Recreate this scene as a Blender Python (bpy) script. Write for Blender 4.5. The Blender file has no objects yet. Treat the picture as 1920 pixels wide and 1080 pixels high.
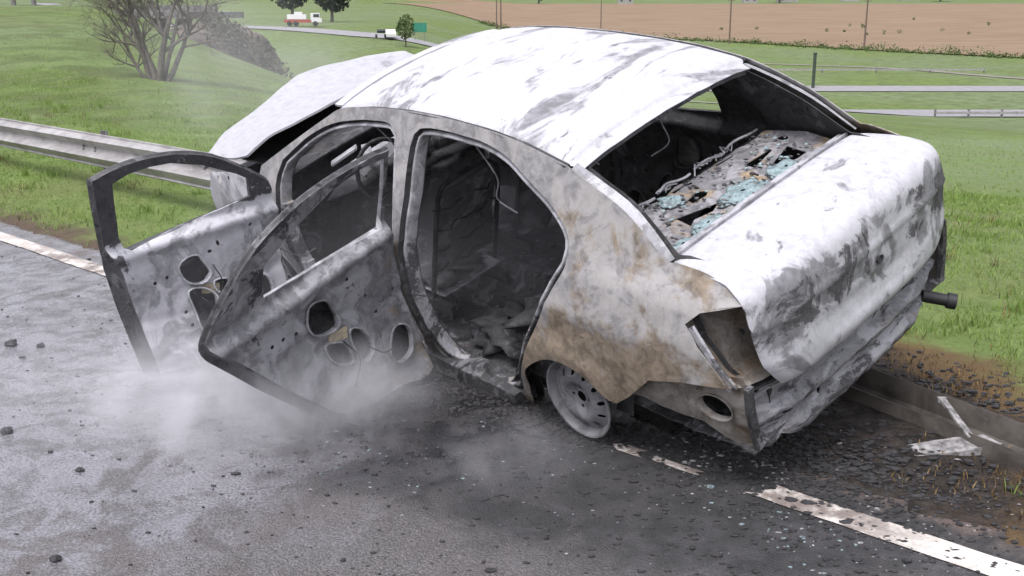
import bpy, bmesh, math, random
import numpy as np
from mathutils import Vector, Matrix, Euler, noise
from mathutils.geometry import delaunay_2d_cdt

random.seed(7)
RNG = np.random.default_rng(7)
R = math.radians
SC = bpy.context.scene
COL = SC.collection

# ------------------------------------------------------------------ camera
cam_d = bpy.data.cameras.new('camera')
cam = bpy.data.objects.new('camera', cam_d)
COL.objects.link(cam)
cam.location = (0, 0, 1.778)
cam.rotation_euler = (R(90) - math.atan2(540 - 8.04, 2000.18), 0, 0)
cam_d.sensor_width = 36
cam_d.lens = 36 * 2000.18 / 1920
cam_d.clip_start = .05
cam_d.clip_end = 6000
SC.camera = cam

# ------------------------------------------------------------------ sky, sun, exposure (bright overcast day)
SUN_EL, SUN_ROT = R(62), R(-150)
world = bpy.data.worlds.new('World')
SC.world = world
world.use_nodes = True
wn = world.node_tree
wn.nodes.clear()
sky = wn.nodes.new('ShaderNodeTexSky')
sky.sky_type = 'NISHITA'
sky.sun_disc = False
sky.sun_elevation = SUN_EL
sky.sun_rotation = SUN_ROT
sky.air_density = 1.6
sky.dust_density = 5.0
hs = wn.nodes.new('ShaderNodeHueSaturation')
hs.inputs['Saturation'].default_value = .16
tint = wn.nodes.new('ShaderNodeMix')
tint.data_type = 'RGBA'
tint.blend_type = 'MULTIPLY'
tint.inputs[0].default_value = 1
tint.inputs[7].default_value = (.975, .968, 1.055, 1)
bg = wn.nodes.new('ShaderNodeBackground')
bg.inputs['Strength'].default_value = .13
wo = wn.nodes.new('ShaderNodeOutputWorld')
wn.links.new(sky.outputs[0], hs.inputs['Color'])
wn.links.new(hs.outputs[0], tint.inputs[6])
wn.links.new(tint.outputs[2], bg.inputs['Color'])
wn.links.new(bg.outputs[0], wo.inputs[0])

sun_d = bpy.data.lights.new('sun', 'SUN')
sun_d.energy = 1.1
sun_d.angle = R(25)
sun_d.color = (1, .97, .93)
sun = bpy.data.objects.new('sun', sun_d)
COL.objects.link(sun)
# light comes from azimuth SUN_ROT (clockwise from +Y)
sdir = Vector((math.sin(SUN_ROT) * math.cos(SUN_EL), math.cos(SUN_ROT) * math.cos(SUN_EL), math.sin(SUN_EL)))
sun.rotation_euler = sdir.to_track_quat('Z', 'Y').to_euler()

SC.view_settings.view_transform = 'Standard'
SC.view_settings.look = 'None'
SC.view_settings.gamma = 1
SC.view_settings.exposure = 1.05
SC.view_settings.use_curve_mapping = False
SC.cycles.use_denoising = True
SC.cycles.max_bounces = 8
SC.cycles.diffuse_bounces = 4
SC.cycles.volume_bounces = 1
SC.cycles.volume_step_rate = 2.0
SC.cycles.volume_max_steps = 96

# ------------------------------------------------------------------ helpers
def tag(o, label=None, cat=None, group=None, kind=None):
    if label: o['label'] = label
    if cat: o['category'] = cat
    if group: o['group'] = group
    if kind: o['kind'] = kind
    return o

def empty(name, loc=(0, 0, 0), rot=(0, 0, 0)):
    o = bpy.data.objects.new(name, None)
    o.empty_display_size = .2
    COL.objects.link(o)
    o.location = loc
    o.rotation_euler = rot
    return o

def mesh_obj(name, v, f, mat, parent=None, smooth=True):
    me = bpy.data.meshes.new(name)
    me.from_pydata([tuple(p) for p in v], [], [tuple(q) for q in f])
    if smooth:
        me.polygons.foreach_set('use_smooth', [True] * len(me.polygons))
    me.materials.append(mat)
    me.update()
    o = bpy.data.objects.new(name, me)
    COL.objects.link(o)
    if parent: o.parent = parent
    return o

class MB:
    """collects simple shapes into one mesh"""
    def __init__(s): s.v = []; s.f = []
    def add(s, v, f):
        n = len(s.v); s.v += [tuple(p) for p in v]; s.f += [tuple(i + n for i in q) for q in f]
    def box(s, c, size, rot=None):
        hx, hy, hz = [d / 2 for d in size]
        p = [Vector((x, y, z)) for x in (-hx, hx) for y in (-hy, hy) for z in (-hz, hz)]
        if rot is not None: p = [rot @ q for q in p]
        c = Vector(c)
        s.add([q + c for q in p], [(0, 1, 3, 2), (4, 6, 7, 5), (0, 4, 5, 1), (2, 3, 7, 6), (0, 2, 6, 4), (1, 5, 7, 3)])
    def tube(s, pts, r, n=8, cap=True):
        pts = [Vector(p) for p in pts]
        rs = r if isinstance(r, (list, tuple)) else [r] * len(pts)
        ring = []
        up = Vector((.13, .21, 1)).normalized()
        for i, p in enumerate(pts):
            t = (pts[min(i + 1, len(pts) - 1)] - pts[max(i - 1, 0)]).normalized()
            a = t.cross(up)
            if a.length < .05: a = t.cross(Vector((1, 0, 0)))
            a.normalize(); b = t.cross(a)
            ring.append([p + (a * math.cos(2 * math.pi * k / n) + b * math.sin(2 * math.pi * k / n)) * rs[i] for k in range(n)])
        f = []
        for i in range(len(pts) - 1):
            for k in range(n):
                f.append((i * n + k, i * n + (k + 1) % n, (i + 1) * n + (k + 1) % n, (i + 1) * n + k))
        if cap:
            f.append(tuple(range(n - 1, -1, -1))); f.append(tuple((len(pts) - 1) * n + k for k in range(n)))
        s.add([q for r_ in ring for q in r_], f)
    def bar(s, pts, w, h, up=(0, 0, 1)):
        """rectangular section swept along points"""
        pts = [Vector(p) for p in pts]; up = Vector(up); ring = []
        for i, p in enumerate(pts):
            t = (pts[min(i + 1, len(pts) - 1)] - pts[max(i - 1, 0)]).normalized()
            a = t.cross(up).normalized(); b = a.cross(t).normalized()
            ring += [p + a * w / 2 + b * h / 2, p - a * w / 2 + b * h / 2, p - a * w / 2 - b * h / 2, p + a * w / 2 - b * h / 2]
        f = []
        for i in range(len(pts) - 1):
            for k in range(4):
                f.append((i * 4 + k, i * 4 + (k + 1) % 4, i * 4 + 4 + (k + 1) % 4, i * 4 + 4 + k))
        f.append((3, 2, 1, 0)); m = (len(pts) - 1) * 4; f.append((m, m + 1, m + 2, m + 3))
        s.add(ring, f)
    def lathe(s, prof, n=40, axis='Y', c=(0, 0, 0)):
        """prof: list of (radius, height)"""
        v = []; f = []; m = len(prof)
        for k in range(n):
            a = 2 * math.pi * k / n
            for r, h in prof:
                v.append((c[0] + r * math.cos(a), c[1] + h, c[2] + r * math.sin(a)) if axis == 'Y' else (c[0] + r * math.cos(a), c[1] + r * math.sin(a), c[2] + h))
        for k in range(n):
            for j in range(m - 1):
                f.append((k * m + j, k * m + j + 1, ((k + 1) % n) * m + j + 1, ((k + 1) % n) * m + j))
        s.add(v, f)
    def build(s, name, mat, parent=None, smooth=False):
        o = mesh_obj(name, s.v, s.f, mat, parent, smooth)
        if smooth:
            try: o.data.set_sharp_from_angle(angle=R(35))
            except Exception: pass
        return o

def spl(pts, step=.03, closed=False):
    """Catmull-Rom resampling of a 2-D/3-D polyline"""
    P = [np.array(p, float) for p in pts]; n = len(P); out = []
    segs = n if closed else n - 1
    for i in range(segs):
        p1, p2 = P[i % n], P[(i + 1) % n]
        p0 = P[(i - 1) % n] if closed or i > 0 else 2 * p1 - p2
        p3 = P[(i + 2) % n] if closed or i + 2 < n else 2 * p2 - p1
        k = max(1, int(np.linalg.norm(p2 - p1) / step))
        for j in range(k):
            t = j / k
            out.append(.5 * (2 * p1 + (p2 - p0) * t + (2 * p0 - 5 * p1 + 4 * p2 - p3) * t * t + (3 * p1 - p0 - 3 * p2 + p3) * t ** 3))
    if not closed: out.append(P[-1])
    return [tuple(q) for q in out]

def lin(pts, step=.03, closed=False):
    out = []; n = len(pts)
    for i in range(n if closed else n - 1):
        a, b = np.array(pts[i], float), np.array(pts[(i + 1) % n], float)
        k = max(1, int(np.linalg.norm(b - a) / step))
        out += [tuple(a + (b - a) * j / k) for j in range(k)]
    if not closed: out.append(tuple(pts[-1]))
    return out

def area2(p):
    a = np.array(p); return .5 * np.sum(a[:, 0] * np.roll(a[:, 1], -1) - np.roll(a[:, 0], -1) * a[:, 1])

def normals2(p):
    """outward unit normals of a closed 2-D polygon"""
    a = np.array(p); t = np.roll(a, -1, 0) - np.roll(a, 1, 0)
    l = np.linalg.norm(t, axis=1, keepdims=True); t = t / np.maximum(l, 1e-9)
    n = np.stack([t[:, 1], -t[:, 0]], 1)
    return n if area2(p) > 0 else -n

def offset2(p, d):
    return [tuple(q) for q in np.array(p) + normals2(p) * d]

def inside(poly, pts):
    poly = np.array(poly); pts = np.array(pts); r = np.zeros(len(pts), bool)
    x, y = pts[:, 0], pts[:, 1]
    j = len(poly) - 1
    for i in range(len(poly)):
        xi, yi = poly[i]; xj, yj = poly[j]
        if yi != yj:
            c = ((yi > y) != (yj > y)) & (x < (xj - xi) * (y - yi) / (yj - yi) + xi)
            r ^= c
        j = i
    return r

def ellipse(cx, cz, a, b, rot=0, n=14):
    c, s = math.cos(rot), math.sin(rot)
    return [(cx + a * math.cos(t) * c - b * math.sin(t) * s, cz + a * math.cos(t) * s + b * math.sin(t) * c) for t in [2 * math.pi * k / n for k in range(n)]]

def thicken(V, F, th):
    """V (n,3), F triangles; adds a back side and a rim with its own vertices"""
    V = np.array(V, float); F = np.array(F, int)
    fn = np.cross(V[F[:, 1]] - V[F[:, 0]], V[F[:, 2]] - V[F[:, 0]])
    N = np.zeros_like(V)
    for k in range(3): np.add.at(N, F[:, k], fn)
    N /= np.maximum(np.linalg.norm(N, axis=1, keepdims=True), 1e-12)
    B = V - N * th; n = len(V)
    edges = {}
    for t in F:
        for a, b in ((t[0], t[1]), (t[1], t[2]), (t[2], t[0])):
            if (b, a) in edges: del edges[(b, a)]
            else: edges[(a, b)] = 1
    verts = [tuple(p) for p in V] + [tuple(p) for p in B]
    faces = [tuple(t) for t in F] + [tuple(t[::-1] + n) for t in F]
    rim = {}
    def rv(i):
        if i not in rim:
            rim[i] = len(verts); verts.append(tuple(V[i])); verts.append(tuple(B[i]))
        return rim[i]
    for a, b in edges:
        i, j = rv(a), rv(b)
        faces.append((j, i, i + 1, j + 1))
    return verts, faces

def sheet2d(outline, holes=(), res=.04):
    """triangulates a polygon with holes, with inner points"""
    pts = [Vector((p[0], p[1])) for p in outline]; edges = [(i, (i + 1) % len(outline)) for i in range(len(outline))]
    for h in holes:
        b = len(pts); pts += [Vector((p[0], p[1])) for p in h]
        edges += [(b + i, b + (i + 1) % len(h)) for i in range(len(h))]
    a = np.array(outline); lo, hi = a.min(0), a.max(0)
    gx, gy = np.meshgrid(np.arange(lo[0] + res / 2, hi[0], res), np.arange(lo[1] + res / 2, hi[1], res * .87))
    gx = gx + (np.arange(gx.shape[0]) % 2)[:, None] * res / 2
    g = np.stack([gx.ravel(), gy.ravel()], 1)
    if len(g):
        k = inside(outline, g)
        for h in holes: k &= ~inside(h, g)
        g = g[k]
        bp = np.array([tuple(p) for p in pts])
        if len(g):
            dmin = np.min(np.linalg.norm(g[:, None, :] - bp[None], axis=2), axis=1)
            g = g[dmin > res * .5]
        pts += [Vector(tuple(q)) for q in g]
    out = delaunay_2d_cdt(pts, edges, [], 0, 1e-6)
    V = np.array([tuple(p) for p in out[0]]); T = []
    for f in out[2]:
        for k in range(1, len(f) - 1): T.append((f[0], f[k], f[k + 1]))
    T = np.array(T); c = V[T].mean(1)
    k = inside(outline, c)
    for h in holes: k &= ~inside(h, c)
    T = T[k]
    ar = np.cross(V[T[:, 1]] - V[T[:, 0]], V[T[:, 2]] - V[T[:, 0]])
    T[ar < 0] = T[ar < 0][:, ::-1]
    T = T[np.abs(ar) > 1e-9]
    return V, T

def panel(name, outline, holes, fmap, mat, parent, res=.04, th=.004, flip=False):
    """sheet-metal panel: 2-D outline with holes, mapped to 3-D, with thickness"""
    V, T = sheet2d(outline, holes, res)
    W = [fmap(p[0], p[1]) for p in V]
    if flip: T = T[:, ::-1]
    v, f = thicken(W, T, th)
    return mesh_obj(name, v, f, mat, parent)

def strip(path, prof, fmap, closed=True):
    """path: 2-D polygon; prof: (inward offset, depth); fmap(x, z, depth) -> 3-D"""
    a = np.array(path); n = -normals2(path); V = []; F = []; m = len(prof)
    for p, q in zip(a, n):
        for o, d in prof:
            x, z = p + q * o; V.append(fmap(x, z, d))
    L = len(a)
    for i in range(L if closed else L - 1):
        for j in range(m - 1):
            F.append((i * m + j, i * m + j + 1, ((i + 1) % L) * m + j + 1, ((i + 1) % L) * m + j))
    return V, F

def grid(rows):
    """rows of equally many 3-D points -> verts, triangle faces"""
    m = len(rows[0]); V = [p for r in rows for p in r]; T = []
    for i in range(len(rows) - 1):
        for j in range(m - 1):
            a, b, c, d = i * m + j, i * m + j + 1, (i + 1) * m + j + 1, (i + 1) * m + j
            T += [(a, b, c), (a, c, d)]
    return V, T

def sm(a, b, x):
    t = np.clip((x - a) / (b - a), 0, 1); return t * t * (3 - 2 * t)

def nz(x, y, z=0, s=1.0): return noise.noise(Vector((x * s, y * s, z * s)))

# ------------------------------------------------------------------ material tools
class NT:
    def __init__(s, name):
        s.m = bpy.data.materials.new(name); s.m.use_nodes = True; s.t = s.m.node_tree; s.t.nodes.clear()
        s.out = s.t.nodes.new('ShaderNodeOutputMaterial')
    def n(s, typ, **kw):
        nd = s.t.nodes.new('ShaderNode' + typ)
        for k, v in kw.items():
            if k in nd.inputs: s.set(nd.inputs[k], v)
            else: setattr(nd, k, v)
        return nd
    def set(s, sock, v):
        if isinstance(v, bpy.types.NodeSocket): s.t.links.new(v, sock)
        else: sock.default_value = v
    def coord(s, obj=None, kind='Object'):
        c = s.n('TexCoord')
        if obj: c.object = obj
        return c.outputs[kind]
    def pos(s): return s.n('NewGeometry').outputs['Position']
    def map(s, vec, scale=(1, 1, 1), rot=(0, 0, 0), loc=(0, 0, 0)):
        m = s.n('Mapping'); s.set(m.inputs['Vector'], vec)
        m.inputs['Scale'].default_value = scale; m.inputs['Rotation'].default_value = rot; m.inputs['Location'].default_value = loc
        return m.outputs[0]
    def noise(s, vec, scale, detail=6, rough=.6, dist=0, out='Fac'):
        k = s.n('TexNoise'); s.set(k.inputs['Vector'], vec)
        k.inputs['Scale'].default_value = scale; k.inputs['Detail'].default_value = detail
        k.inputs['Roughness'].default_value = rough; k.inputs['Distortion'].default_value = dist
        return k.outputs[out]
    def ramp(s, v, a, b, lo=0.0, hi=1.0, smooth=True):
        k = s.n('MapRange'); s.set(k.inputs[0], v)
        if smooth: k.interpolation_type = 'SMOOTHSTEP'
        k.inputs[1].default_value = a; k.inputs[2].default_value = b; k.inputs[3].default_value = lo; k.inputs[4].default_value = hi
        return k.outputs[0]
    def math(s, op, a, b=0.0, c=None, clamp=False):
        k = s.n('Math', operation=op); k.use_clamp = clamp; s.set(k.inputs[0], a); s.set(k.inputs[1], b)
        if c is not None: s.set(k.inputs[2], c)
        return k.outputs[0]
    def mix(s, f, a, b, mode='MIX'):
        k = s.n('Mix'); k.data_type = 'RGBA'; k.blend_type = mode
        s.set(k.inputs[0], f)
        s.set(k.inputs[6], a if isinstance(a, bpy.types.NodeSocket) else (*a, 1)); s.set(k.inputs[7], b if isinstance(b, bpy.types.NodeSocket) else (*b, 1))
        return k.outputs[2]
    def mixf(s, f, a, b):
        k = s.n('Mix'); s.set(k.inputs[0], f); s.set(k.inputs[2], a); s.set(k.inputs[3], b); return k.outputs[0]
    def sep(s, v):
        k = s.n('SeparateXYZ'); s.set(k.inputs[0], v); return k.outputs
    def bump(s, h, strength=.3, dist=.01, normal=None):
        k = s.n('Bump'); s.set(k.inputs['Height'], h); k.inputs['Strength'].default_value = strength; k.inputs['Distance'].default_value = dist
        if normal is not None: s.set(k.inputs['Normal'], normal)
        return k.outputs[0]
    def bsdf(s, col, rough=.6, metal=0.0, normal=None, spec=.5):
        b = s.n('BsdfPrincipled'); s.set(b.inputs['Base Color'], col if isinstance(col, bpy.types.NodeSocket) else (*col, 1))
        s.set(b.inputs['Roughness'], rough); s.set(b.inputs['Metallic'], metal); s.set(b.inputs['Specular IOR Level'], spec)
        if normal is not None: s.set(b.inputs['Normal'], normal)
        s.t.links.new(b.outputs[0], s.out.inputs[0]); return s.m
def plain(name, col, rough=.7, metal=0.0, var=.25, scale=8):
    t = NT(name); p = t.coord(); k = t.noise(p, scale, 6, .65)
    c = t.mix(t.ramp(k, .3, .7), [x * (1 - var) for x in col], [min(1, x * (1 + var)) for x in col])
    return t.bsdf(c, rough, metal, t.bump(k, .15, .004))

# ------------------------------------------------------------------ the lie of the land
P0 = np.array([.888, 3.702]); DA = np.array([.7386, -.6742]); DN = np.array([.6742, .7386])
def sd(x, y):
    """road coordinates: s along the edge line (towards the right), d away from the carriageway"""
    return (x - P0[0]) * DA[0] + (y - P0[1]) * DA[1], (x - P0[0]) * DN[0] + (y - P0[1]) * DN[1]
def xy(s, d):
    return P0[0] + s * DA[0] + d * DN[0], P0[1] + s * DA[1] + d * DN[1]

def H(x, y):
    x = np.asarray(x, float); y = np.asarray(y, float)
    s, d = sd(x, y); r = np.hypot(x, y)
    t = np.clip((d - 3.5) / 90, 0, 1)
    t = np.where(t < .05, t * t / .1, t - .025) / .975
    val = -8.1 * np.clip(t, 0, 1)
    az = x / np.maximum(y, 1)
    wl = sm(.02, -.12, az) * (y > 0)
    val = val + wl * 6.0 * sm(105, 235, r) * sm(10, 60, d)
    far = sm(245, 640, r) * 9.6 + sm(600, 1300, r) * 34
    val = val + far * (1 - .55 * wl * (r < 640))
    q = (x + 6.6) * .933 + (y - 25) * .361 + 1.2 * np.sin(y * .11)
    m = sm(5.5, -4.0, q) * sm(4, 9, d)
    mound = 1.75 * sm(13, 62, r) + .05 * np.sin(x * .5 + y * .3) + 6 * sm(90, 260, r)
    z = val * (1 - m) + mound * m
    # the carriageway side
    z = np.where(d < .25, -.05, z)
    z = z + np.where((d >= .25) & (d < 3), .02 * sm(.25, .6, d), np.where(d >= 3, .02, 0))
    z = z - np.where(d < -12, 4 * sm(-12.5, -25, d), 0)
    return z

def grid_obj(name, X, Y, Z, mat):
    n, m = X.shape
    V = np.stack([X.ravel(), Y.ravel(), Z.ravel()], 1)
    idx = np.arange(n * m).reshape(n, m)
    F = np.stack([idx[:-1, :-1], idx[:-1, 1:], idx[1:, 1:], idx[1:, :-1]], -1).reshape(-1, 4)
    return mesh_obj(name, V.tolist(), F.tolist(), mat)

# ---- ground material: meadow grass, bare earth along the kerbless edge, scorched earth round the wreck
def sd_nodes(t, p):
    x, y, z = t.sep(p)
    dx = t.math('SUBTRACT', x, float(P0[0])); dy = t.math('SUBTRACT', y, float(P0[1]))
    s = t.math('ADD', t.math('MULTIPLY', dx, float(DA[0])), t.math('MULTIPLY', dy, float(DA[1])))
    d = t.math('ADD', t.math('MULTIPLY', dx, float(DN[0])), t.math('MULTIPLY', dy, float(DN[1])))
    return s, d
def scorch_nodes(t, p, s, d, cs, cd, rs, rd, amp=.5, scale=1.3):
    a = t.math('DIVIDE', t.math('SUBTRACT', s, cs), rs); b = t.math('DIVIDE', t.math('SUBTRACT', d, cd), rd)
    q = t.math('SQRT', t.math('ADD', t.math('MULTIPLY', a, a), t.math('MULTIPLY', b, b)))
    k = t.noise(p, scale, 7, .65, .4)
    return t.math('ADD', q, t.math('MULTIPLY', t.math('SUBTRACT', k, .5), amp))

t = NT('meadow_ground'); p = t.pos(); s_, d_ = sd_nodes(t, p)
n1 = t.noise(p, .35, 5, .6); n2 = t.noise(p, 2.3, 6, .65); n3 = t.noise(p, 14, 6, .7); n4 = t.noise(p, .035, 4, .55)
g = t.mix(t.ramp(n2, .35, .68), (.100, .160, .036), (.150, .205, .060))
g = t.mix(t.ramp(n1, .42, .66, 0, .6), g, (.140, .145, .060))
g = t.mix(t.ramp(n3, .45, .7, 0, .5), g, (.045, .075, .016))
g = t.mix(t.ramp(n4, .38, .60, 0, .7), g, (.150, .185, .110))
bank = t.math('MULTIPLY', t.ramp(s_, -9, -15), t.ramp(d_, 2.5, 5))
g = t.mix(t.math('MULTIPLY', bank, t.ramp(t.noise(p, .7, 6, .65, .5), .40, .62, .15, .75)), g, (.072, .092, .034))
earth = t.mix(n3, (.060, .042, .030), (.115, .085, .065))
edge = t.math('ADD', d_, t.math('MULTIPLY', t.math('SUBTRACT', n2, .5), .9))
g = t.mix(t.ramp(edge, .72, .34), g, earth)
q = scorch_nodes(t, p, s_, d_, -1.5, .75, 2.6, 1.5, .55, 1.6)
burn = t.mix(t.ramp(n3, .3, .7), (.012, .011, .011), (.055, .045, .038))
g = t.mix(t.ramp(q, 1.18, .98), g, (.115, .075, .038))
g = t.mix(t.ramp(q, 1.0, .84), g, burn)
nb = t.bump(t.math('ADD', t.math('MULTIPLY', n2, .6), n3), .9, .05)
M_ground = t.bsdf(g, .9, 0, nb, .15)

az = np.concatenate([np.radians(np.arange(-62, 62, .55)), np.radians(np.arange(62, 298.1, 4))])
az = np.append(az, az[0] + 2 * np.pi)
rr = np.concatenate([[.2, .8], np.geomspace(1.5, 30, 110), np.geomspace(30.8, 2600, 120)])
A, RR = np.meshgrid(az, rr)
X, Y = RR * np.sin(A), RR * np.cos(A)
Z = H(X, Y)
ss, dd = sd(X, Y)
for i in range(X.shape[0]):
    if rr[i] < 45:
        for j in range(X.shape[1]):
            if dd[i, j] > .3 and az[j] < 1.1:
                Z[i, j] += (.030 * nz(X[i, j], Y[i, j], 0, 1.7) + .012 * nz(X[i, j], Y[i, j], 3, 6)) * min(1, (dd[i, j] - .3) / .5)
tag(grid_obj('ground', X, Y, Z, M_ground), kind='structure')

# ---- carriageway
t = NT('wet_asphalt'); p = t.pos(); s_, d_ = sd_nodes(t, p)
f1 = t.noise(p, 95, 3, .6); f2 = t.noise(p, 240, 2, .6); c1 = t.noise(p, 1.1, 7, .62, .5); c2 = t.noise(p, 5.5, 8, .7, .4)
vo = t.n('TexVoronoi'); t.set(vo.inputs['Vector'], p); vo.inputs['Scale'].default_value = 130
stone = t.ramp(vo.outputs['Color'], .55, .95)
asp = t.mix(t.ramp(f1, .35, .68), (.036, .034, .035), (.095, .088, .088))
asp = t.mix(t.math('MULTIPLY', stone, .45), asp, (.17, .155, .15))
asp = t.mix(t.ramp(c1, .45, .7, 0, .5), asp, (.075, .060, .052))
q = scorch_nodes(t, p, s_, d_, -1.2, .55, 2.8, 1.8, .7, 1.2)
soot = t.mix(t.ramp(c2, .38, .66), (.006, .006, .007), (.030, .028, .029))  # burnt soot, made blacker to paint a contact shadow under the car
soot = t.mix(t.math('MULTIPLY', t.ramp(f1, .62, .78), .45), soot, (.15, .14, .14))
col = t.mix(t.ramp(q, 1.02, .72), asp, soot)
earth2 = t.math('ADD', d_, t.math('MULTIPLY', t.math('SUBTRACT', c2, .5), .7))
mud = t.mix(t.ramp(f1, .3, .7), (.070, .045, .034), (.13, .090, .070))
col = t.mix(t.math('MULTIPLY', t.ramp(earth2, .12, .42), .8), col, mud)
wet = t.math('ADD', s_, t.math('ADD', t.math('MULTIPLY', t.math('SUBTRACT', c1, .5), 1.6), t.math('MULTIPLY', t.math('SUBTRACT', c2, .5), 1.7)))
wet = t.ramp(wet, -.60, -1.60)
wet2 = t.math('MULTIPLY', t.ramp(c2, .50, .64), .55)
wet = t.math('MAXIMUM', wet, wet2)
film = t.ramp(c2, .72, .40)
wetf = t.math('MULTIPLY', wet, t.math('ADD', .35, t.math('MULTIPLY', film, .65)))
rough = t.mixf(wetf, .74, .11)
hh = t.math('ADD', t.math('MULTIPLY', f1, 1.0), t.math('MULTIPLY', vo.outputs['Distance'], -1.2))
bs = t.n('Bump'); t.set(bs.inputs['Height'], hh); t.set(bs.inputs['Strength'], t.mixf(wetf, .75, .07)); bs.inputs['Distance'].default_value = .006
b2 = t.bump(c2, .10, .02, bs.outputs[0])
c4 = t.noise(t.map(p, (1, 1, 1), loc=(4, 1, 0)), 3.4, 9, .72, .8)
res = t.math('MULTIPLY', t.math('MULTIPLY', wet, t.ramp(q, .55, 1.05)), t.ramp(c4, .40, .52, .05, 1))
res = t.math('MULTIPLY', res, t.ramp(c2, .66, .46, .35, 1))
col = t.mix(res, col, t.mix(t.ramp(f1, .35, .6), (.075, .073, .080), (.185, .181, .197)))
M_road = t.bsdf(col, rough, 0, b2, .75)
M_road.node_tree.nodes['Principled BSDF'].inputs['IOR'].default_value = 1.5
sg = np.concatenate([np.linspace(-140, -26, 30), np.linspace(-25, 9, 190), np.linspace(10, 120, 30)])
dg = np.concatenate([np.linspace(-13, -6, 8), np.linspace(-5.8, .1, 60), [.16, .22, .28, .33, .38]])
SG, DG = np.meshgrid(sg, dg, indexing='ij')
DG2 = DG.copy()
for i in range(SG.shape[0]):
    e = .10 * nz(sg[i], 0, 0, 1.1) + .05 * nz(sg[i], 2, 0, 4)
    DG2[i, -5:] += e * np.array([.3, .6, .8, 1, 1])
X, Y = xy(SG, DG2)
Z = np.zeros_like(X)
for i in range(X.shape[0]):
    for j in range(X.shape[1]):
        Z[i, j] = .006 * nz(X[i, j], Y[i, j], 0, 1.1)
Z[:, -1] = -.05
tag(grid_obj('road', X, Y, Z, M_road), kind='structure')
def road_z(x, y): return .006 * nz(x, y, 0, 1.1)

# ---- painted edge line (worn, sooty at the ends)
t = NT('road_paint'); p = t.pos(); s_, d_ = sd_nodes(t, p)
k1 = t.noise(p, 6, 8, .7, .3); k2 = t.noise(p, 60, 4, .7); k3 = t.noise(p, 2.2, 5, .6)
col = t.mix(t.ramp(k2, .3, .7), (.46, .425, .385), (.66, .625, .58))
dirt = t.math('ADD', t.math('MULTIPLY', t.ramp(k1, .48, .62), .55), t.math('MULTIPLY', t.ramp(k3, .55, .68), .4), clamp=True)
leftworn = t.math('MULTIPLY', t.ramp(s_, -4.0, -5.0), t.ramp(k1, .36, .60, .15, .8))
dirt = t.math('MAXIMUM', dirt, leftworn)
nearcar = t.math('MULTIPLY', t.ramp(s_, -7.5, -5.5), t.ramp(s_, .9, .35))
dirt = t.math('MULTIPLY', dirt, .6)
dirt = t.math('MAXIMUM', dirt, t.math('MULTIPLY', nearcar, t.ramp(k1, .36, .58, .05, .85)))
col = t.mix(dirt, col, t.mix(k2, (.05, .035, .03), (.14, .10, .085)))
M_paint = t.bsdf(col, .55, 0, t.bump(k2, .4, .004), .5)
def line_strip(s0, s1, mb, w0=-.025, w1=.115, rag=.0):
    n = max(4, int((s1 - s0) / .07)); V = []; F = []
    for i in range(n + 1):
        s = s0 + (s1 - s0) * i / n
        e = rag * math.sin(math.pi * i / n)
        for k in range(5):
            w = w0 + (w1 - w0) * k / 4 + .006 * nz(s, k * 3.1, 0, 9)
            so = s + (.10 * nz(k * 1.7, s0, 5, 1.3) if i in (0, n) else 0)
            x, y = xy(so, w)
            V.append((x, y, road_z(x, y) + .005))
    for i in range(n):
        for k in range(4):
            F.append((i * 5 + k, (i + 1) * 5 + k, (i + 1) * 5 + k + 1, i * 5 + k + 1))
    mb.add(V, F)
mb = MB()
line_strip(-60, -12, mb); line_strip(-12, -4.75, mb); line_strip(-.62, -.50, mb, -.03, .04); line_strip(-.44, -.22, mb, -.02, .025); line_strip(.02, 14, mb); line_strip(14, 60, mb)
tag(mb.build('edge_line', M_paint), kind='structure')

# ---- grass blades on the verge (stuff)
t = NT('grass_blade'); p = t.pos(); k = t.noise(p, 1.4, 5, .6); k2 = t.noise(p, 23, 3, .6)
col = t.mix(t.ramp(k, .36, .66), (.140, .225, .044), (.205, .285, .078))
col = t.mix(t.ramp(k2, .5, .78, 0, .7), col, (.245, .245, .125))
bb = t.n('BsdfPrincipled'); t.set(bb.inputs['Base Color'], col); bb.inputs['Roughness'].default_value = .6; bb.inputs['Specular IOR Level'].default_value = .25
tr = t.n('BsdfTranslucent'); t.set(tr.inputs['Color'], t.mix(.5, col, (.20, .28, .07)))
ms = t.n('MixShader'); ms.inputs[0].default_value = .3
t.t.links.new(bb.outputs[0], ms.inputs[1]); t.t.links.new(tr.outputs[0], ms.inputs[2]); t.t.links.new(ms.outputs[0], t.out.inputs[0])
M_blade = t.m
t = NT('scorched_blade'); p = t.pos(); k = t.noise(p, 9, 4, .6)
M_dryblade = t.bsdf(t.mix(t.ramp(k, .4, .62), (.040, .028, .018), (.21, .145, .065)), .8, 0, None, .1)

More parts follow.
